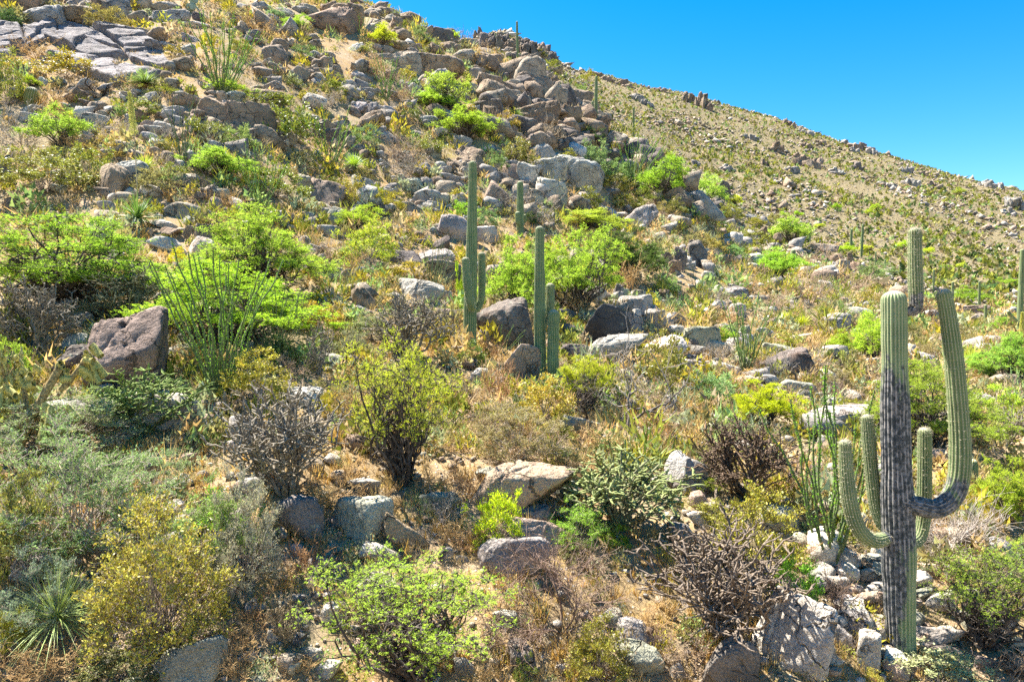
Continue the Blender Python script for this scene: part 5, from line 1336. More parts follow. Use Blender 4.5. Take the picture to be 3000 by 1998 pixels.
def slab_outcrop():
    """long smooth slabs lying on the slope, split by cracks that run down to the right"""
    c0 = ground_many([tp('A', 560, 460)])[0][0]
    root = obj('rock_outcrop', None, loc=tuple(c0))
    tag(root, 'great bare grey slab outcrop split by long cracks at the upper left', 'rock')
    # corner quads in tile pixels: (x, y) upper left, upper right, lower right, lower left
    Qs = [[(-40, 210), (150, 205), (190, 345), (-40, 345)], [(150, 200), (400, 145), (400, 250), (190, 340)], [(395, 145), (640, 205), (860, 370), (400, 235)],
          [(310, 270), (480, 250), (880, 400), (620, 430)], [(320, 370), (640, 415), (1150, 525), (800, 585)], [(640, 205), (980, 250), (1120, 345), (880, 350)],
          [(850, 350), (1110, 345), (1210, 500), (900, 425)], [(-10, 330), (90, 330), (95, 430), (-10, 420)]]
    pix = [tp('A', *p) for q in Qs for p in q]
    G = ground_many(pix)[0].reshape(-1, 4, 3)
    rng = np.random.default_rng(77)
    n = 44
    for qi, g in enumerate(G):
        u, v = np.meshgrid(np.linspace(0, 1, n), np.linspace(0, 1, n))
        # shrink a little so that cracks stay open between slabs
        uu, vv = -0.02 + 1.04 * u, -0.03 + 1.06 * v
        top = (1 - vv)[..., None] * ((1 - uu)[..., None] * g[0] + uu[..., None] * g[1]) + vv[..., None] * ((1 - uu)[..., None] * g[3] + uu[..., None] * g[2])
        nrm = norm(np.cross(g[1] - g[0], g[0] - g[3]) + np.cross(g[2] - g[3], g[1] - g[2]))
        if nrm[2] < 0: nrm = -nrm
        e = np.minimum(np.minimum(u, 1 - u), np.minimum(v, 1 - v)) * 2
        edge = np.clip(e / 0.16, 0, 1)
        lift = (0.75 + rng.uniform(-0.1, 0.35)) * np.sqrt(1 - (1 - edge) ** 2) - 0.45
        st = (u * 0.3 + v * 1.0) * 2.6 + 0.9 * fbm(top * 0.35 + qi, 3, 43)
        fs = st - np.floor(st)
        led = (_hash(np.floor(st), st * 0, st * 0, 50 + qi) - 0.5) * 0.35 - 0.22 * np.exp(-(np.minimum(fs, 1 - fs) / 0.06) ** 2)
        nz = led + 0.25 * fbm(top * 0.5 + qi, 3, 40) + 0.12 * fbm(top * np.array((0.6, 2.2, 2.2)) + qi, 4, 41)
        P = top + nrm * (lift + nz * edge)[..., None] - c0
        b = MB()
        idx = np.arange(n * n).reshape(n, n)
        F = np.stack([idx[:-1, :-1], idx[1:, :-1], idx[1:, 1:], idx[:-1, 1:]], -1).reshape(-1, 4)
        # closed underside
        V = np.concatenate([P.reshape(-1, 3), (P - nrm * 0.5).reshape(-1, 3)])
        ring = np.concatenate([idx[0, :], idx[1:, -1], idx[-1, -2::-1], idx[-2:0:-1, 0]])
        nx = np.roll(ring, -1)
        S = np.stack([ring, nx, nx + n * n, ring + n * n], -1)
        b.add(V, np.concatenate([F, F[:, ::-1] + n * n, S]))
        for q in (0.25, 0.75):
            for q2 in (0.25, 0.75):
                gm = (1 - q2) * ((1 - q) * g[0] + q * g[1]) + q2 * ((1 - q) * g[3] + q * g[2])
                FOOT.append((gm[0], gm[1], 1.3))
        o = obj('slab', b.mesh('rock_slab', [M['rock']], True), root)
        c = np.array((.31, .275, .265)) * rng.uniform(0.85, 1.1)  # dim tone of grazing light put into the slab grey
        o.color = (*c, 1)
slab_outcrop()

# ------------------------------------------------------------------ plants
def put_plant(kind, P, d, w, h, tint, label, group=None, cat=None, seed=0, rz=None):
    rng = np.random.default_rng(int(P[0] * 811 + P[1] * 577 + seed) & 0xFFFFFF)
    if kind in ('sotol', 'bear'): w, h = w * 1.25, h * 1.25
    ww, hh = w * d / FPX, h * d / FPX
    lod = 3 if w > 330 and kind in ('leafy', 'fine', 'tree', 'open') else 0 if w > 190 else (1 if w > 55 else 2)
    v = int(rng.integers(3))
    if lod == 3: v = v % (1 if kind in ('tree', 'open') else 2)
    if kind in ('sotol', 'bear', 'dead'): lod = 0
    if kind == 'chain': lod, v = 0, v % 2
    parts = PROTO[kind, v, lod]
    nm, ct, _ = KNAME[kind]
    root = obj(nm, None, loc=(P[0], P[1], P[2] - 0.03), rot=(0, 0, rng.uniform(0, 6.28) if rz is None else rz), scale=(ww, ww, hh))
    root.empty_display_size = 0.2
    tag(root, label, cat or ct, group)
    tc = np.array(TINT.get(tint, (.2, .2, .1))) * rng.uniform(0.82, 1.12) * (1 + rng.normal(size=3) * np.array((.09, .04, .15)))
    wc = np.array(WOOD.get(tint, (.75, .72, .68)))
    for pn, me, fl in parts:
        if kind in ('twig', 'dead', 'cholla', 'gcholla', 'chain'):
            c = wc
            if kind == 'chain' and pn == 'joints': c = np.array((1.3, 1.15, .7))
            if kind == 'dead' and pn == 'trunk' and tint == 'grey': c = np.array((1.6, 1.6, 1.6))
        elif kind == 'dry':
            c = wc if fl == 0 else wc * np.array((.42, .40, .36))
        elif fl == 3:
            c = np.array((.46, .34, .17))
        elif fl == 1:
            c = np.array((1, 1, 1)) if kind in ('tree', 'open') else np.array((1.15, 1.1, 1.05)) if kind == 'fine' else np.array((.85, .8, .75))
        else:
            c = tc
        po = obj(pn, me, root, color=tuple(c))
        if pn != 'trunk': po['kind'] = 'stuff'
    FOOT.append((P[0], P[1], ww * 0.35))
    return root

def plants_all():
    E = []
    for t, k, x, y, w, h, tint, lb in PLANT_HERO:
        px, py = tp(t, x, y); E.append((k, px, py, w * TS, h * TS, tint, lb))
    for t, k, x, y, w, h, tint, lb in SOTOL:
        px, py = tp(t, x, y); E.append((k, px, py, w * TS, h * TS, tint, lb))
    for t, s in PLANT_DATA.items():
        for e in s.replace('\n', '').split(';'):
            f = e.split()
            px, py = tp(t, float(f[1]), float(f[2]))
            E.append((f[0], px, py, float(f[3]) * TS, float(f[4]) * TS, f[5], None))
    Q, D = ground_many([(e[1], e[2]) for e in E])
    for (k, px, py, w, h, tint, lb), P, d in zip(E, Q, D):
        g = None
        if lb is None:
            lb = auto_label(px, py - h / 2, sizeword(w) + TWORD.get(tint, tint) + ' ' + KNAME[k][2])
            g = {'dry': 'dry shrubs on the slope', 'leafy': 'leafy shrubs on the slope', 'fine': 'fine-leaved shrubs on the slope', 'tree': 'green trees on the slope'}.get(k)
        f = 1.18 if k in ('leafy', 'fine', 'dry') else 1.30 if k in ('tree', 'open') else 1.28 if k in ('cholla', 'gcholla') else 1.06
        put_plant(k, P, d, w * f, h * (1.08 if k in ('tree', 'open', 'cholla', 'gcholla') else f), tint, lb, g)
plants_all()

# ------------------------------------------------------------------ ocotillos
def ocotillos():
    Q, D = ground_many([tp(o[0], o[1], o[2]) for o in OCOTILLO])
    for o, P, d in zip(OCOTILLO, Q, D):
        t, x, y, w, h, n, leafy, lean, lb = o
        rng = np.random.default_rng(int(x * 7 + y))
        H = h * TS * d / FPX; Wd = w * TS * d / FPX * 1.6
        root = obj('ocotillo', None, loc=(P[0], P[1], P[2] - 0.03))
        tag(root, lb, 'ocotillo', 'ocotillos on the hillside')
        base_r = 0.03 * H
        for i in range(n):
            az = i * 2.399 + rng.normal() * 0.3
            q = math.sqrt((i + 0.6) / n)
            tx = math.atan2(Wd * 0.5 * q * math.cos(az), H) + lean
            ty = math.atan2(Wd * 0.5 * q * math.sin(az), H)
            L = H * rng.uniform(0.72, 1.02) * (1.0 - 0.12 * q)
            v = int(rng.integers(5))
            # narrow canes keep their real girth whatever their length
            wood, lv = PROTO['cane', v, 0 if leafy else 1]
            c = obj('cane', wood, root, loc=(base_r * math.cos(az) * q, base_r * math.sin(az) * q, 0), scale=(L, L, L))
            g = rng.uniform(0.85, 1.15)
            if lv:
                obj('leaves', lv, c, color=(.22 * g, .43 * g, .05 * g))['kind'] = 'stuff'
            c.rotation_mode = 'XYZ'
            c.rotation_euler = (Matrix.Rotation(tx, 4, 'Y') @ Matrix.Rotation(-ty, 4, 'X') @ Matrix.Rotation(rng.uniform(0, 6.28), 4, 'Z')).to_euler()
        FOOT.append((P[0], P[1], 0.3))
ocotillos()

# ------------------------------------------------------------------ saguaros
def catmull(P, n):
    P = np.asarray(P, float)
    P = np.concatenate([[2 * P[0] - P[1]], P, [2 * P[-1] - P[-2]]])
    out = []
    segs = len(P) - 3
    for i in range(segs):
        m = max(2, n // segs)
        t = np.linspace(0, 1, m, endpoint=(i == segs - 1))[:, None]
        a, b, c, e = P[i:i + 4]
        out.append(0.5 * (2 * b + (c - a) * t + (2 * a - 5 * b + 4 * c - e) * t * t + (3 * b - a - 3 * c + e) * t ** 3))
    return np.concatenate(out)

def fluted(path, rad, ribs=20, per=6, rings=70, depth=0.10, dome=1.0, scar=None, seed=0, spines=0, pinch=None):
    """ribbed cactus column along a path; rad: list of (fraction, radius)"""
    rng = np.random.default_rng(seed)
    C = catmull(path, 160)
    s = np.concatenate([[0], np.cumsum(np.linalg.norm(np.diff(C, axis=0), axis=1))])
    L = s[-1]
    fr, rr = zip(*rad)
    rtip = rr[-1] * dome
    u = np.concatenate([np.linspace(0, L - rtip, rings), L - rtip + rtip * np.sin(np.linspace(0, np.pi / 2, 11))[1:]])
    c = np.stack([np.interp(u, s, C[:, k]) for k in range(3)], -1)
    T = norm(np.gradient(c, axis=0))
    A = np.empty_like(T)
    a = np.array((1.0, 0, 0)) if abs(T[0, 0]) < 0.8 else np.array((0, 1.0, 0))
    for i in range(len(T)):
        a = norm(a - (a @ T[i]) * T[i]); A[i] = a
    B = np.cross(T, A)
    r = np.interp(u / L, fr, rr)
    tip = np.clip((u - (L - rtip)) / rtip, 0, 1)
    r = r * np.sqrt(np.maximum(1 - tip ** 2, 0.0004))
    r = r * (1 + 0.075 * fbm(np.stack([u * 2.0, u * 0 + seed, u * 0], -1), 4, seed, 0.6))
    n = ribs * per
    ph = np.arange(n) * 2 * np.pi / n
    k = np.abs(np.cos(ph * ribs / 2))                     # 1 at a rib crest
    prof = 1 - depth * (1 - k ** 1.0) * 1.0
    wob = fbm(np.stack([np.cos(ph)[None] * 1.3 + 0 * u[:, None], np.sin(ph)[None] * 1.3 + 0 * u[:, None], u[:, None] * 1.6 + 0 * ph[None]], -1), 3, seed + 4)
    RR = r[:, None] * (prof[None] + 0.06 * wob)
    V = c[:, None] + RR[..., None] * (np.cos(ph)[None, :, None] * A[:, None] + np.sin(ph)[None, :, None] * B[:, None])
    m = len(u)
    idx = np.arange(m * n).reshape(m, n); nx = np.roll(idx, -1, 1)
    F = np.stack([idx[:-1], nx[:-1], nx[1:], idx[1:]], -1).reshape(-1, 4)
    b, sb = MB(), MB()
    at_ = {'rib': np.broadcast_to(k[None], (m, n)).ravel(), 'crown': np.repeat(np.clip((tip - 0.35) / 0.65, 0, 1), n)}
    if scar is not None:
        at_['scar'] = np.broadcast_to(scar(V), (m, n)).ravel()
    b.add(V.reshape(-1, 3), F, 0, None, at_)
    if spines:
        cr = np.arange(ribs) * per
        step = max(1, spines)
        rows = np.arange(0, m, step)
        base = V[rows][:, cr].reshape(-1, 3)
        outd = norm(base - np.repeat(c[rows], ribs, 0))
        tg = np.repeat(T[rows], ribs, 0)
        for q in range(4):
            dd = norm(outd * 0.75 + rng.normal(size=base.shape) * 0.55 + tg * 0.2)
            Vq, Fq = leaf_quads(base + rng.normal(size=base.shape) * 0.006, dd, rdir(rng, len(base)), rng.uniform(0.018, 0.042, len(base)), 0.0045)
            sb.add(Vq, Fq)
    return b, (sb if spines else None)

def column(nm, bs, mat, root, color):
    b, sb = bs
    o = obj(nm, b.mesh('saguaro_' + nm, [mat], True), root, color=color)
    if sb:
        obj('spines', sb.mesh('saguaro_spines', [M['spine']]), o)['kind'] = 'stuff'
    return o

def big_saguaro():
    d = 10.5
    base = ground_many([(2640, 1903)])
    d = float(base[1][0])
    pm = d / FPX
    root = obj('saguaro', None)
    tag(root, 'tall scarred saguaro with a blackened trunk and five upturned arms', 'cactus', 'saguaros')
    tr = [(2640, 1925), (2637, 1800), (2632, 1600), (2625, 1350), (2621, 1100), (2619, 852)]
    z = lambda py: at(2630, py, d)[2]
    def scar(V):
        zz = V[..., 2]
        ys = np.interp(-zz, [-z(y) for y in (852, 1000, 1060, 1120, 1230, 1500, 1560, 1640, 1750, 1905)], [0.06, 0.22, 0.36, 0.50, 0.74, 0.80, 0.58, 0.45, 0.40, 0.34])
        left = np.clip((2640 - (W0 / 2 + FPX * V[..., 0] / d)) / 35.0, -1, 1)
        low = np.clip((z(1500) - zz) / (z(1500) - z(1700)), 0, 1)
        return ys + low * left * 0.28
    o = fluted([at(x, y, d) for x, y in tr], [(0, 38 * pm), (0.1, 42 * pm), (0.28, 45 * pm), (0.42, 44 * pm), (0.6, 39 * pm), (0.8, 36 * pm), (0.95, 34 * pm), (1, 33 * pm)], 22, 6, 90, 0.12, 0.75, scar, 3, 0)
    column('trunk', o, M['saguaro_scar'], root, (1.4, 1.42, 1.55))
    arms = [
     ('arm', [(2640, 915, 0), (2664, 913, -.02), (2682, 905, -.03), (2684, 870, -.03), (2681, 780, -.03), (2680, 668, -.03)], [(0, 10), (0.10, 14), (0.2, 18), (0.34, 20), (0.6, 19), (1, 17)], 'thick upper arm standing on a dark stub', 0.30),
     ('arm', [(2640, 1470, -.10), (2690, 1482, -.16), (2745, 1490, -.2), (2790, 1455, -.2), (2810, 1390, -.2), (2812, 1280, -.2), (2797, 1080, -.2), (2780, 940, -.2), (2764, 848, -.2)], [(0, 24), (0.08, 27), (0.2, 28), (0.35, 27), (0.7, 25), (0.9, 22), (1, 20)], 'long curved arm reaching almost to the top', 0.26),
     ('arm', [(2600, 1575, -.10), (2560, 1584, -.16), (2522, 1558, -.2), (2497, 1500, -.2), (2482, 1410, -.2), (2474, 1288, -.2)], [(0, 17), (0.1, 20), (0.4, 21), (0.8, 19), (1, 17)], 'short outer arm with a pale tip', 0.0),
     ('arm', [(2605, 1560, .12), (2583, 1530, .2), (2566, 1480, .24), (2556, 1400, .25), (2546, 1300, .25), (2539, 1214, .25)], [(0, 15), (0.1, 18), (0.4, 19), (0.8, 18), (1, 16)], 'straight inner arm close to the trunk', 0.0),
     ('arm', [(2655, 1600, .2), (2688, 1578, .34), (2703, 1530, .4), (2708, 1450, .4), (2709, 1350, .4), (2709, 1252, .4)], [(0, 16), (0.1, 19), (0.4, 20), (0.8, 20), (1, 19)], 'rear arm half hidden behind the trunk', 0.0)]
    for i, (nm, pts, rd, lb, sc) in enumerate(arms):
        P = [at(x, y, d + dz) for x, y, dz in pts]
        def scar2(V, sc=sc):
            n = V.shape[0]
            t = np.linspace(0, 1, n)[:, None] * np.ones((1, V.shape[1]))
            return np.interp(t, [0, sc * 0.9, sc + 0.05, 1], [0.72, 0.50, 0.0, 0.0]) if sc else np.interp(t, [0, 0.03, 0.08, 1], [0.7, 0.4, 0, 0])
        b = fluted(P, [(f, r_ * pm * (1.02)) for f, r_ in rd], 17, 5, 60, 0.12, 0.8, scar2, 10 + i, 2)
        a = column(nm, b, M['saguaro_scar'], root, (.98, 1.0, .92))
        a['label'] = lb
    FOOT.append((base[0][0][0], base[0][0][1], 0.4))
    return root
big_saguaro()

def multi_saguaro(label, base_xy, cols, color=(.9, 1, .92), ribs=18, rings=60, spines=2):
    Q, D = ground_many([base_xy])
    d = float(D[0]); pm = d / FPX
    root = obj('saguaro', None)
    tag(root, label, 'cactus', 'saguaros')
    for i, (nm, pts, rd) in enumerate(cols):
        P = [at(x, y, d + dz) for x, y, dz in pts]
        b = fluted(P, [(f, r_ * pm) for f, r_ in rd], ribs, 4, rings, 0.11, 0.9, None, int(base_xy[0]) + i, spines if d < 30 else 0)
        column(nm, b, M['saguaro'], root, color)
    FOOT.append((Q[0][0], Q[0][1], 0.4))

multi_saguaro('tall central saguaro with two slim arms, one each side', (1378, 1038), [
    ('trunk', [(1377, 1050, 0), (1377, 930, 0), (1381, 760, 0), (1384, 600, 0), (1385, 472, 0)], [(0, 17.5), (0.2, 19), (0.5, 17), (0.8, 13.5), (1, 11.5)]),
    ('arm', [(1386, 905, -.25), (1380, 895, -.5), (1372, 850, -.62), (1366, 800, -.62), (1363, 754, -.62)], [(0, 8), (0.1, 11), (0.5, 11.5), (1, 10.5)]),
    ('arm', [(1384, 912, 0), (1400, 904, .1), (1410, 870, .15), (1412, 810, .15), (1411, 739, .15)], [(0, 7), (0.15, 10), (0.6, 11.5), (1, 10.5)])], (.80, .98, .86))
multi_saguaro('central saguaro of a tall stem and two shorter stems pressed close at its right', (1582, 1112), [
    ('trunk', [(1584, 1125, 0), (1582, 980, 0), (1581, 820, 0), (1581, 663, 0)], [(0, 17), (0.4, 17.5), (0.7, 15), (1, 12.5)]),
    ('arm', [(1622, 1128, -.25), (1620, 1060, -.3), (1621, 980, -.3), (1624, 908, -.3)], [(0, 14), (0.3, 17), (0.7, 16.5), (1, 15)]),
    ('arm', [(1590, 955, .1), (1602, 935, .2), (1611, 890, .22), (1612, 830, .22)], [(0, 9), (0.2, 12), (0.6, 13), (1, 12)])], (.82, .97, .85))
multi_saguaro('saguaro with small ball-shaped arm buds behind the tall central one', (1523, 688), [
    ('trunk', [(1523, 700, 0), (1524, 640, 0), (1524, 531, 0)], [(0, 10.5), (0.5, 10.5), (1, 9)]),
    ('arm', [(1520, 660, -.3), (1518, 652, -.4), (1517, 640, -.4), (1517, 620, -.4)], [(0, 5), (0.4, 8), (1, 8)]),
    ('arm', [(1530, 652, .2), (1537, 648, .2), (1538, 640, .2), (1538, 628, .2)], [(0, 3), (0.4, 4.5), (1, 4.5)])], (.85, 1, .85))
multi_saguaro('lone saguaro with one low arm at the right end of the boulder stack', (1746, 378), [
    ('trunk', [(1746, 388, 0), (1746, 320, 0), (1747, 223, 0)], [(0, 5.2), (0.6, 5), (1, 4)]),
    ('arm', [(1744, 335, -.3), (1738, 330, -.5), (1736, 318, -.5), (1736, 297, -.5)], [(0, 2.5), (0.4, 4), (1, 3.6)])], (.9, 1, .85), 14, 40)
multi_saguaro('tall saguaro at the right edge with a small side arm', (2990, 985), [
    ('trunk', [(2987, 995, 0), (2989, 900, 0), (2993, 800, 0), (2995, 730, 0)], [(0, 8), (0.4, 8), (1, 5.5)]),
    ('arm', [(2984, 950, 0), (2975, 938, 0), (2962, 925, 0), (2952, 910, 0)], [(0, 4), (0.5, 5), (1, 4.5)])], (.9, 1, .85), 14, 40)

def plain_saguaros():
    Q, D = ground_many([tp(s[0], s[1], s[2]) for s in SAGUARO])
    for s, P, d in zip(SAGUARO, Q, D):
        t, x, yb, yt, w, lb = s
        d = float(d); pm = d / FPX
        h = (yb - yt) * TS * pm; r = w * TS * pm * 0.5
        rng = np.random.default_rng(x)
        ln = rng.normal() * 0.02 * h
        b, _ = fluted([(0, 0, -0.1 * h), (ln * 0.3, 0, h * 0.4), (ln, 0, h)], [(0, r * 0.85), (0.3, r), (0.7, r * 0.97), (1, r * 0.85)], 14 if w > 14 else 9, 4, 20 if w > 14 else 8, 0.11, 0.9, None, x, 0)
        o = obj('saguaro', b.mesh('saguaro_column', [M['saguaro']], True), loc=tuple(P), color=(.85, .97, .82))
        tag(o, lb, 'cactus', 'saguaros')
plain_saguaros()

# ------------------------------------------------------------------ single small plants
def barrel_cactus():
    Q, D = ground_many([tp('A', 210, 715)])
    d = float(D[0]); pm = d / FPX
    b, _ = fluted([(0, 0, -0.2), (4 * pm, 0, 20 * pm), (12 * pm, 0, 46 * pm)], [(0, 14 * pm), (0.4, 19 * pm), (1, 17 * pm)], 18, 6, 30, 0.14, 0.9, None, 77, 0)
    o = obj('barrel_cactus', b.mesh('barrel_cactus', [M['saguaro']], True), loc=tuple(Q[0]), color=(1.1, .95, .6))
    tag(o, 'leaning barrel cactus with a straw-coloured crown near the left edge', 'cactus')
barrel_cactus()

def prickly_pear():
    Q, D = ground_many([tp('A', 1330, 80)])
    d = float(D[0]); pm = d / FPX
    root = obj('prickly_pear', None, loc=tuple(Q[0]))
    tag(root, 'pale blue-green prickly pear at the top edge among boulders', 'cactus')
    rng = np.random.default_rng(5)
    V, F = ico(3)
    b = MB(); b.add(V * np.array((1, 0.16, 1.15)) + np.array((0, 0, 1.0)), F)
    me = b.mesh('cactus_pad', [M['pad']], True)
    for i in range(16):
        lvl = i // 6
        s = 9 * pm * rng.uniform(0.8, 1.15)
        obj('pad', me, root, loc=(rng.normal() * 11 * pm, rng.normal() * 8 * pm, lvl * 12 * pm), rot=(rng.normal() * 0.3, rng.normal() * 0.5, rng.uniform(0, 3.1)), scale=(s, s, s), color=(1, 1, 1))
prickly_pear()

def flower_stalk(base_px, top_px, bloom_px, label, d, lean=0.0, colr=None):
    a, t, m = at(*base_px, d), at(*top_px, d), at(*bloom_px, d)
    root = obj('flower_stalk', None, loc=tuple(a))
    b = MB()
    P = catmull([a - a, (m - a), (t - a)], 20)[None]
    V, F = tubes(P, np.linspace(0.022, 0.008, P.shape[1])[None], 6)
    b.add(V, F)
    obj('stem', b.mesh('stalk_stem', [M['twig']], True), root, color=(1.3, 1.15, .75))
    rng = np.random.default_rng(9)
    n = 2600
    f = rng.uniform(0, 1, n) ** 0.9
    ax = t - m
    C = (m - a) + ax * f[:, None]
    o = rdir(rng, n); o[:, 2] *= 0.3; o = norm(o)
    rad = 0.16 * (1 - f * 0.75) * rng.uniform(0.2, 1, n)
    V, F = leaf_quads(C + o * rad[:, None], norm(o + np.array((0, 0, 0.6))), rdir(rng, n), rng.uniform(0.03, 0.06, n), 0.03)
    b = MB(); b.add(V, F)
    obj('bloom', b.mesh('stalk_bloom', [M['bloom']]), root)
    tag(root, label, 'flower stalk')
_q, _d = ground_many([tp('A', 950, 1560)])
flower_stalk(tp('A', 952, 1480), tp('A', 890, 640), tp('A', 925, 930), 'tall yellow-green flower spike rising from the rosette at the left', float(_d[0]))
_q, _d = ground_many([(2993, 1000)])
flower_stalk((2991, 1010), (2995, 915), (2993, 975), 'dry orange flower stalk at the right edge beside the tall saguaro', float(_d[0]))

# ------------------------------------------------------------------ uncountable ground cover
def scatter(n, r0, r1, az, seed, power=0.0):
    rng = np.random.default_rng(seed)
    u = rng.uniform(0, 1, n)
    r = r0 * (r1 / r0) ** u
    a = rng.uniform(-az, az, n)
    x, y = r * np.sin(a), r * np.cos(a)
    return rng, x, y, height(x, y), r

def rot_z(V, a):
    c, s = np.cos(a), np.sin(a)
    return np.stack([V[..., 0] * c - V[..., 1] * s, V[..., 0] * s + V[..., 1] * c, V[..., 2]], -1)

def stamp(b, base_list, F, x, y, z, sx, sz, ang, cols, rng, tilt=0.0):
    """copies of unit shapes as one mesh"""
    k = len(base_list)
    for v in range(k):
        m = np.arange(len(x)) % k == v
        if not m.any(): continue
        V0 = base_list[v]
        V = np.broadcast_to(V0, (m.sum(),) + V0.shape) * np.stack([sx[m], sx[m] * 0.85, sz[m]], -1)[:, None]
        if tilt:
            V = V.copy(); V[..., 2] += -V[..., 0] * (rng.normal(size=m.sum()) * tilt + tilt)[:, None]
        V = rot_z(V, ang[m][:, None]) + np.stack([x[m], y[m], z[m]], -1)[:, None]
        n, p = V.shape[:2]
        Fv = F[v]
        FF = (Fv[None] + (np.arange(n) * p)[:, None, None]).reshape(-1, Fv.shape[1])
        b.add(V.reshape(-1, 3), FF, 0, np.repeat(cols[m], p, 0))

FT = np.array(FOOT)
def clear_of(x, y, f=0.6):
    ok = np.ones(len(x), bool)
    for i in range(0, len(x), 2000):
        dx = x[i:i + 2000, None] - FT[None, :, 0]; dy = y[i:i + 2000, None] - FT[None, :, 1]
        ok[i:i + 2000] = ((dx * dx + dy * dy) > (FT[None, :, 2] * f) ** 2).all(1)
    return ok

BANDS = [  # photo-pixel quads where boulders lie packed, how many, colours, size in photo pixels
 ([(880, 30), (1150, 20), (1420, 150), (1150, 170)], 75, 'bbtbr', 34), ([(1330, 120), (1560, 180), (1760, 330), (1480, 330)], 70, 'bbbtd', 42),
 ([(1400, 300), (1760, 340), (1760, 450), (1480, 470)], 60, 'bbdt', 46), ([(1230, 470), (1490, 470), (1620, 680), (1330, 640)], 80, 'gtbbg', 32),
 ([(650, 10), (900, 60), (1010, 260), (760, 230)], 70, 'tbgt', 32), ([(520, 260), (820, 280), (860, 450), (520, 420)], 45, 'gbtb', 36),
 ([(1740, 390), (1880, 440), (2200, 650), (1960, 640)], 60, 'bdtg', 34), ([(1560, 470), (1760, 500), (1780, 690), (1560, 640)], 40, 'gpbt', 40),
 ([(1980, 660), (2180, 720), (2200, 1090), (2000, 1060)], 55, 'lgpt', 36), ([(1700, 850), (1960, 880), (2080, 1060), (1760, 1040)], 45, 'gpgt', 40),
 ([(1000, 200), (1300, 240), (1420, 440), (1060, 420)], 65, 'gtbg', 30), ([(0, 0), (420, 0), (480, 60), (0, 60)], 26, 'gbt', 44),
 ([(960, 420), (1240, 440), (1280, 620), (1000, 600)], 50, 'gtlb', 30), ([(200, 260), (520, 280), (520, 440), (220, 420)], 34, 'gptb', 32),
 ([(1900, 560), (2300, 720), (2700, 850), (2250, 830)], 46, 'tgpb', 30), ([(2250, 1560), (2700, 1600), (2800, 1900), (2400, 1880)], 30, 'pplr', 60),
 ([(1560, 195), (1640, 240), (1790, 430), (1690, 430)], 45, 'bbdb', 58), ([(1780, 400), (1850, 430), (2120, 620), (2020, 640)], 42, 'bdbt', 46),
 ([(300, 440), (700, 440), (760, 640), (320, 620)], 45, 'gptb', 36), ([(800, 560), (1150, 600), (1250, 820), (860, 800)], 45, 'gptt', 36),
 ([(1500, 780), (1800, 760), (1900, 900), (1560, 880)], 26, 'tgrd', 40)]
def boulder_field():
    shp = [rock_verts(np.random.default_rng(840 + i), 3 if i < 4 else 2, 11, 20, 0.09)[0] for i in range(9)]
    Fs = [ico(3 if i < 4 else 2)[1] for i in range(9)]
    rng = np.random.default_rng(21)
    b = MB()
    for quad, n, cols, size in BANDS:
        q = np.array(quad, float)
        u, v = rng.uniform(0, 1, (2, n))
        p = (1 - v)[:, None] * ((1 - u)[:, None] * q[0] + u[:, None] * q[1]) + v[:, None] * ((1 - u)[:, None] * q[3] + u[:, None] * q[2])
        P, d = ground_many(p)
        w = size * np.exp(rng.normal(0, 0.38, n)) * d / FPX
        w = np.minimum(w, 4.0)
        c = np.array([ROCKCOL[k] for k in cols])[rng.integers(0, len(cols), n)] * rng.uniform(0.85, 1.15, (n, 1))
        h = w * rng.uniform(0.55, 0.95, n)
        stamp(b, shp, Fs, P[:, 0], P[:, 1], P[:, 2] - h * 0.28 + rng.uniform(0, 0.12, n) * w, w, h, rng.uniform(0, 6.28, n), c, rng, 0.16)
    o = obj('boulder_field', b.mesh('boulder_field', [M['rock_attr']], True))
    tag(o, 'packed smaller boulders filling the gaps between the large ones', None, None, 'stuff')
boulder_field()

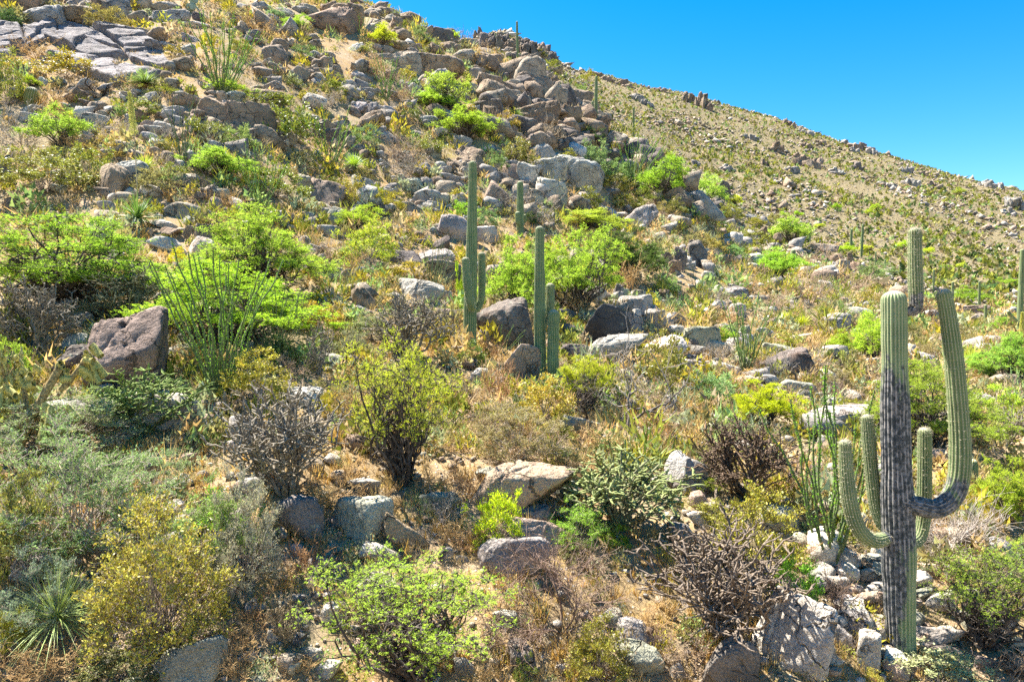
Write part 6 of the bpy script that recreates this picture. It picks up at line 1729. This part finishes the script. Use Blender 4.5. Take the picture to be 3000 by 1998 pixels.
def rubble():
    small = [rock_verts(np.random.default_rng(800 + i), 2, 9, 9, 0.05)[0] for i in range(8)]
    F2 = [ico(2)[1]] * 8
    tiny = [rock_verts(np.random.default_rng(820 + i), 1, 7, 9, 0.05)[0] for i in range(6)]
    F1 = [ico(1)[1]] * 6
    pal = np.array([ROCKCOL[c] for c in 'gggtttpplrb'])
    b = MB()
    rng, x, y, z, r = scatter(3300, 8.5, 95, R(44), 1)
    s = np.exp(rng.normal(-1.05, 0.5, len(x))) * (r / 22) ** 0.75
    clump = fbm(np.stack([x * 0.25, y * 0.25, 0 * x], -1), 2, 5) > 0.05
    m = clump & clear_of(x, y, 0.55)
    x, y, z, s = x[m], y[m], z[m], s[m]
    c = pal[rng.integers(0, len(pal), len(x))] * rng.uniform(0.85, 1.2, (len(x), 1))
    stamp(b, small, F2, x, y, z - s * 0.15, s, s * rng.uniform(0.45, 0.8, len(x)), rng.uniform(0, 6.28, len(x)), c, rng, 0.12)
    rng, x, y, z, r = scatter(5500, 7.5, 60, R(44), 2)
    s = np.exp(rng.normal(-2.35, 0.45, len(x))) * (r / 15) ** 0.7
    c = pal[rng.integers(0, len(pal), len(x))] * rng.uniform(0.9, 1.25, (len(x), 1))
    stamp(b, tiny, F1, x, y, z - s * 0.1, s, s * 0.6, rng.uniform(0, 6.28, len(x)), c, rng)
    o = obj('rubble', b.mesh('rubble', [M['rock_attr']]))
    tag(o, 'small grey and tan stones littering the slope', None, None, 'stuff')
    # distant slope
    b = MB()
    oct_v = np.array([(1, 0, 0), (-1, 0, 0), (0, 1, 0), (0, -1, 0), (0, 0, 1), (0, 0, -1)], float) * 0.5
    oct_f = np.array([(0, 2, 4), (2, 1, 4), (1, 3, 4), (3, 0, 4), (2, 0, 5), (1, 2, 5), (3, 1, 5), (0, 3, 5)])
    r0 = np.random.default_rng(5)
    chips = []
    for _ in range(8):
        q = oct_v * r0.uniform(0.7, 1.3, (6, 3)) + r0.normal(size=(6, 3)) * 0.13
        q[:, 2] += 0.35
        chips.append(q)
    rng, x, y, z, r = scatter(30000, 85, 640, R(42), 3)
    s = np.exp(rng.normal(-0.45, 0.45, len(x))) * (r / 250) ** 0.5
    cl = fbm(np.stack([x * 0.03, y * 0.03, 0 * x], -1), 3, 15)
    s *= np.clip(1 + cl * 2.0, 0.6, 2.6)
    c = np.array([ROCKCOL[q] for q in 'ggtttpbr'])[rng.integers(0, 8, len(x))] * rng.uniform(0.8, 1.2, (len(x), 1))
    stamp(b, chips, [oct_f] * 8, x, y, z - s * 0.1, s * 1.3, s * 0.75, rng.uniform(0, 6.28, len(x)), c, rng, 0.15)
    o = obj('far_rubble', b.mesh('far_rubble', [M['far_rock_attr']]))
    tag(o, 'scattered rocks over the far hillside', None, None, 'stuff')
rubble()

def puff(rng, n, size, asp=0.5, stalk=0):
    """small bush of loose leaves, unit size"""
    az = rng.uniform(0, 6.28, n); el = np.arcsin(rng.uniform(0.0, 1, n)); rr = rng.uniform(0.35, 1, n) ** 0.6
    C = np.stack([np.cos(el) * np.cos(az), np.cos(el) * np.sin(az), np.sin(el) * 2], -1) * rr[:, None] * 0.5
    D = norm(C * 0.6 + rdir(rng, n) * 0.5 + np.array((0, 0, 0.4)))
    return leaf_tris(C, D, rdir(rng, n), size * rng.uniform(0.7, 1.5, n), size * asp * 1.25)

def undergrowth():
    rng0 = np.random.default_rng(31)
    sh = [puff(rng0, 52, 0.23) for _ in range(4)] + [puff(rng0, 52, 0.36, 0.12) for _ in range(4)]
    b = MB()
    rng, x, y, z, r = scatter(8200, 14, 95, R(44), 4)
    s = np.exp(rng.normal(-0.55, 0.35, len(x))) * (r / 24) ** 0.5
    m = clear_of(x, y, 0.95)
    x, y, z, s = x[m], y[m], z[m], s[m]
    pal = np.array([TINT[q] for q in ('olive', 'tanolive', 'tan', 'straw', 'sage', 'tanolive', 'gold', 'grey', 'straw', 'olive')])
    c = pal[rng.integers(0, len(pal), len(x))] * rng.uniform(0.8, 1.2, (len(x), 1))
    stamp(b, [q[0] for q in sh], [q[1] for q in sh], x, y, z - 0.03, s, s * rng.uniform(0.55, 0.9, len(x)), rng.uniform(0, 6.28, len(x)), c, rng)
    sh = [puff(rng0, 150, 0.09, 0.45) for _ in range(4)] + [puff(rng0, 150, 0.20, 0.06) for _ in range(4)]
    rng, x, y, z, r = scatter(700, 7.5, 18, R(44), 14)
    s = np.exp(rng.normal(-1.0, 0.3, len(x)))
    c = pal[rng.integers(0, len(pal), len(x))] * rng.uniform(0.8, 1.2, (len(x), 1))
    stamp(b, [q[0] for q in sh], [q[1] for q in sh], x, y, z - 0.03, s, s * rng.uniform(0.55, 0.9, len(x)), rng.uniform(0, 6.28, len(x)), c, rng)
    o = obj('undergrowth', b.mesh('undergrowth', [M['under']]))
    tag(o, 'low mixed scrub between the rocks', None, None, 'stuff')
    b = MB()
    sh = [puff(rng0, 7, 0.7, 0.85) for _ in range(6)]
    rng, x, y, z, r = scatter(44000, 85, 640, R(42), 6)
    s = np.exp(rng.normal(-0.2, 0.4, len(x))) * (r / 250) ** 0.5
    pal = np.array([TINT[q] for q in ('olive', 'tanolive', 'olive', 'sage', 'olive', 'dark', 'tan', 'tanolive')]) * 0.9
    up = np.clip((np.degrees(np.arctan2(z - CAM_Z, r)) - 6) / 8, 0, 1)       # greener towards the ridge, as it is there
    gul = fbm(np.stack([x * 0.022, y * 0.022, 0 * x], -1), 3, 61)
    s = s * np.exp(rng.normal(0, 0.25, len(x))) * np.clip(1 + 0.6 * gul, 0.7, 1.35)
    s = np.minimum(s, 1.5)
    keep = rng.random(len(x)) < np.clip(0.72 + 0.4 * up + 0.9 * gul, 0.45, 1)
    c = pal[rng.integers(0, len(pal), len(x))] * rng.uniform(0.8, 1.2, (len(x), 1))
    x, y, z, s, c = x[keep], y[keep], z[keep], s[keep], c[keep]
    stamp(b, [q[0] for q in sh], [q[1] for q in sh], x, y, z - 0.05, s, s * 0.8, rng.uniform(0, 6.28, len(x)), c, rng)
    o = obj('far_scrub', b.mesh('far_scrub', [M['under']]))
    tag(o, 'olive scrub dotted over the far hillside', None, None, 'stuff')
undergrowth()

def dry_grass():
    sh = [proto_grass(i, 15) for i in range(8)]
    b = MB()
    rng, x, y, z, r = scatter(11000, 7.5, 60, R(44), 8)
    g = fbm(np.stack([x * 0.35, y * 0.35, 0 * x], -1), 3, 25)
    m = (g > -0.15)
    x, y, z, r = x[m], y[m], z[m], r[m]
    s = np.exp(rng.normal(-1.25, 0.3, len(x))) * (r / 14) ** 0.35
    c = np.array([(.62, .42, .14), (.58, .36, .10), (.64, .48, .22), (.50, .37, .20)])[rng.integers(0, 4, len(x))] * rng.uniform(0.8, 1.15, (len(x), 1))
    stamp(b, [q[0] for q in sh], [q[1] for q in sh], x, y, z - 0.02, s * 1.1, s, rng.uniform(0, 6.28, len(x)), c, rng)
    o = obj('dry_grass', b.mesh('dry_grass', [M['straw']]))
    tag(o, 'short dry golden grass between stones and shrubs', None, None, 'stuff')
dry_grass()
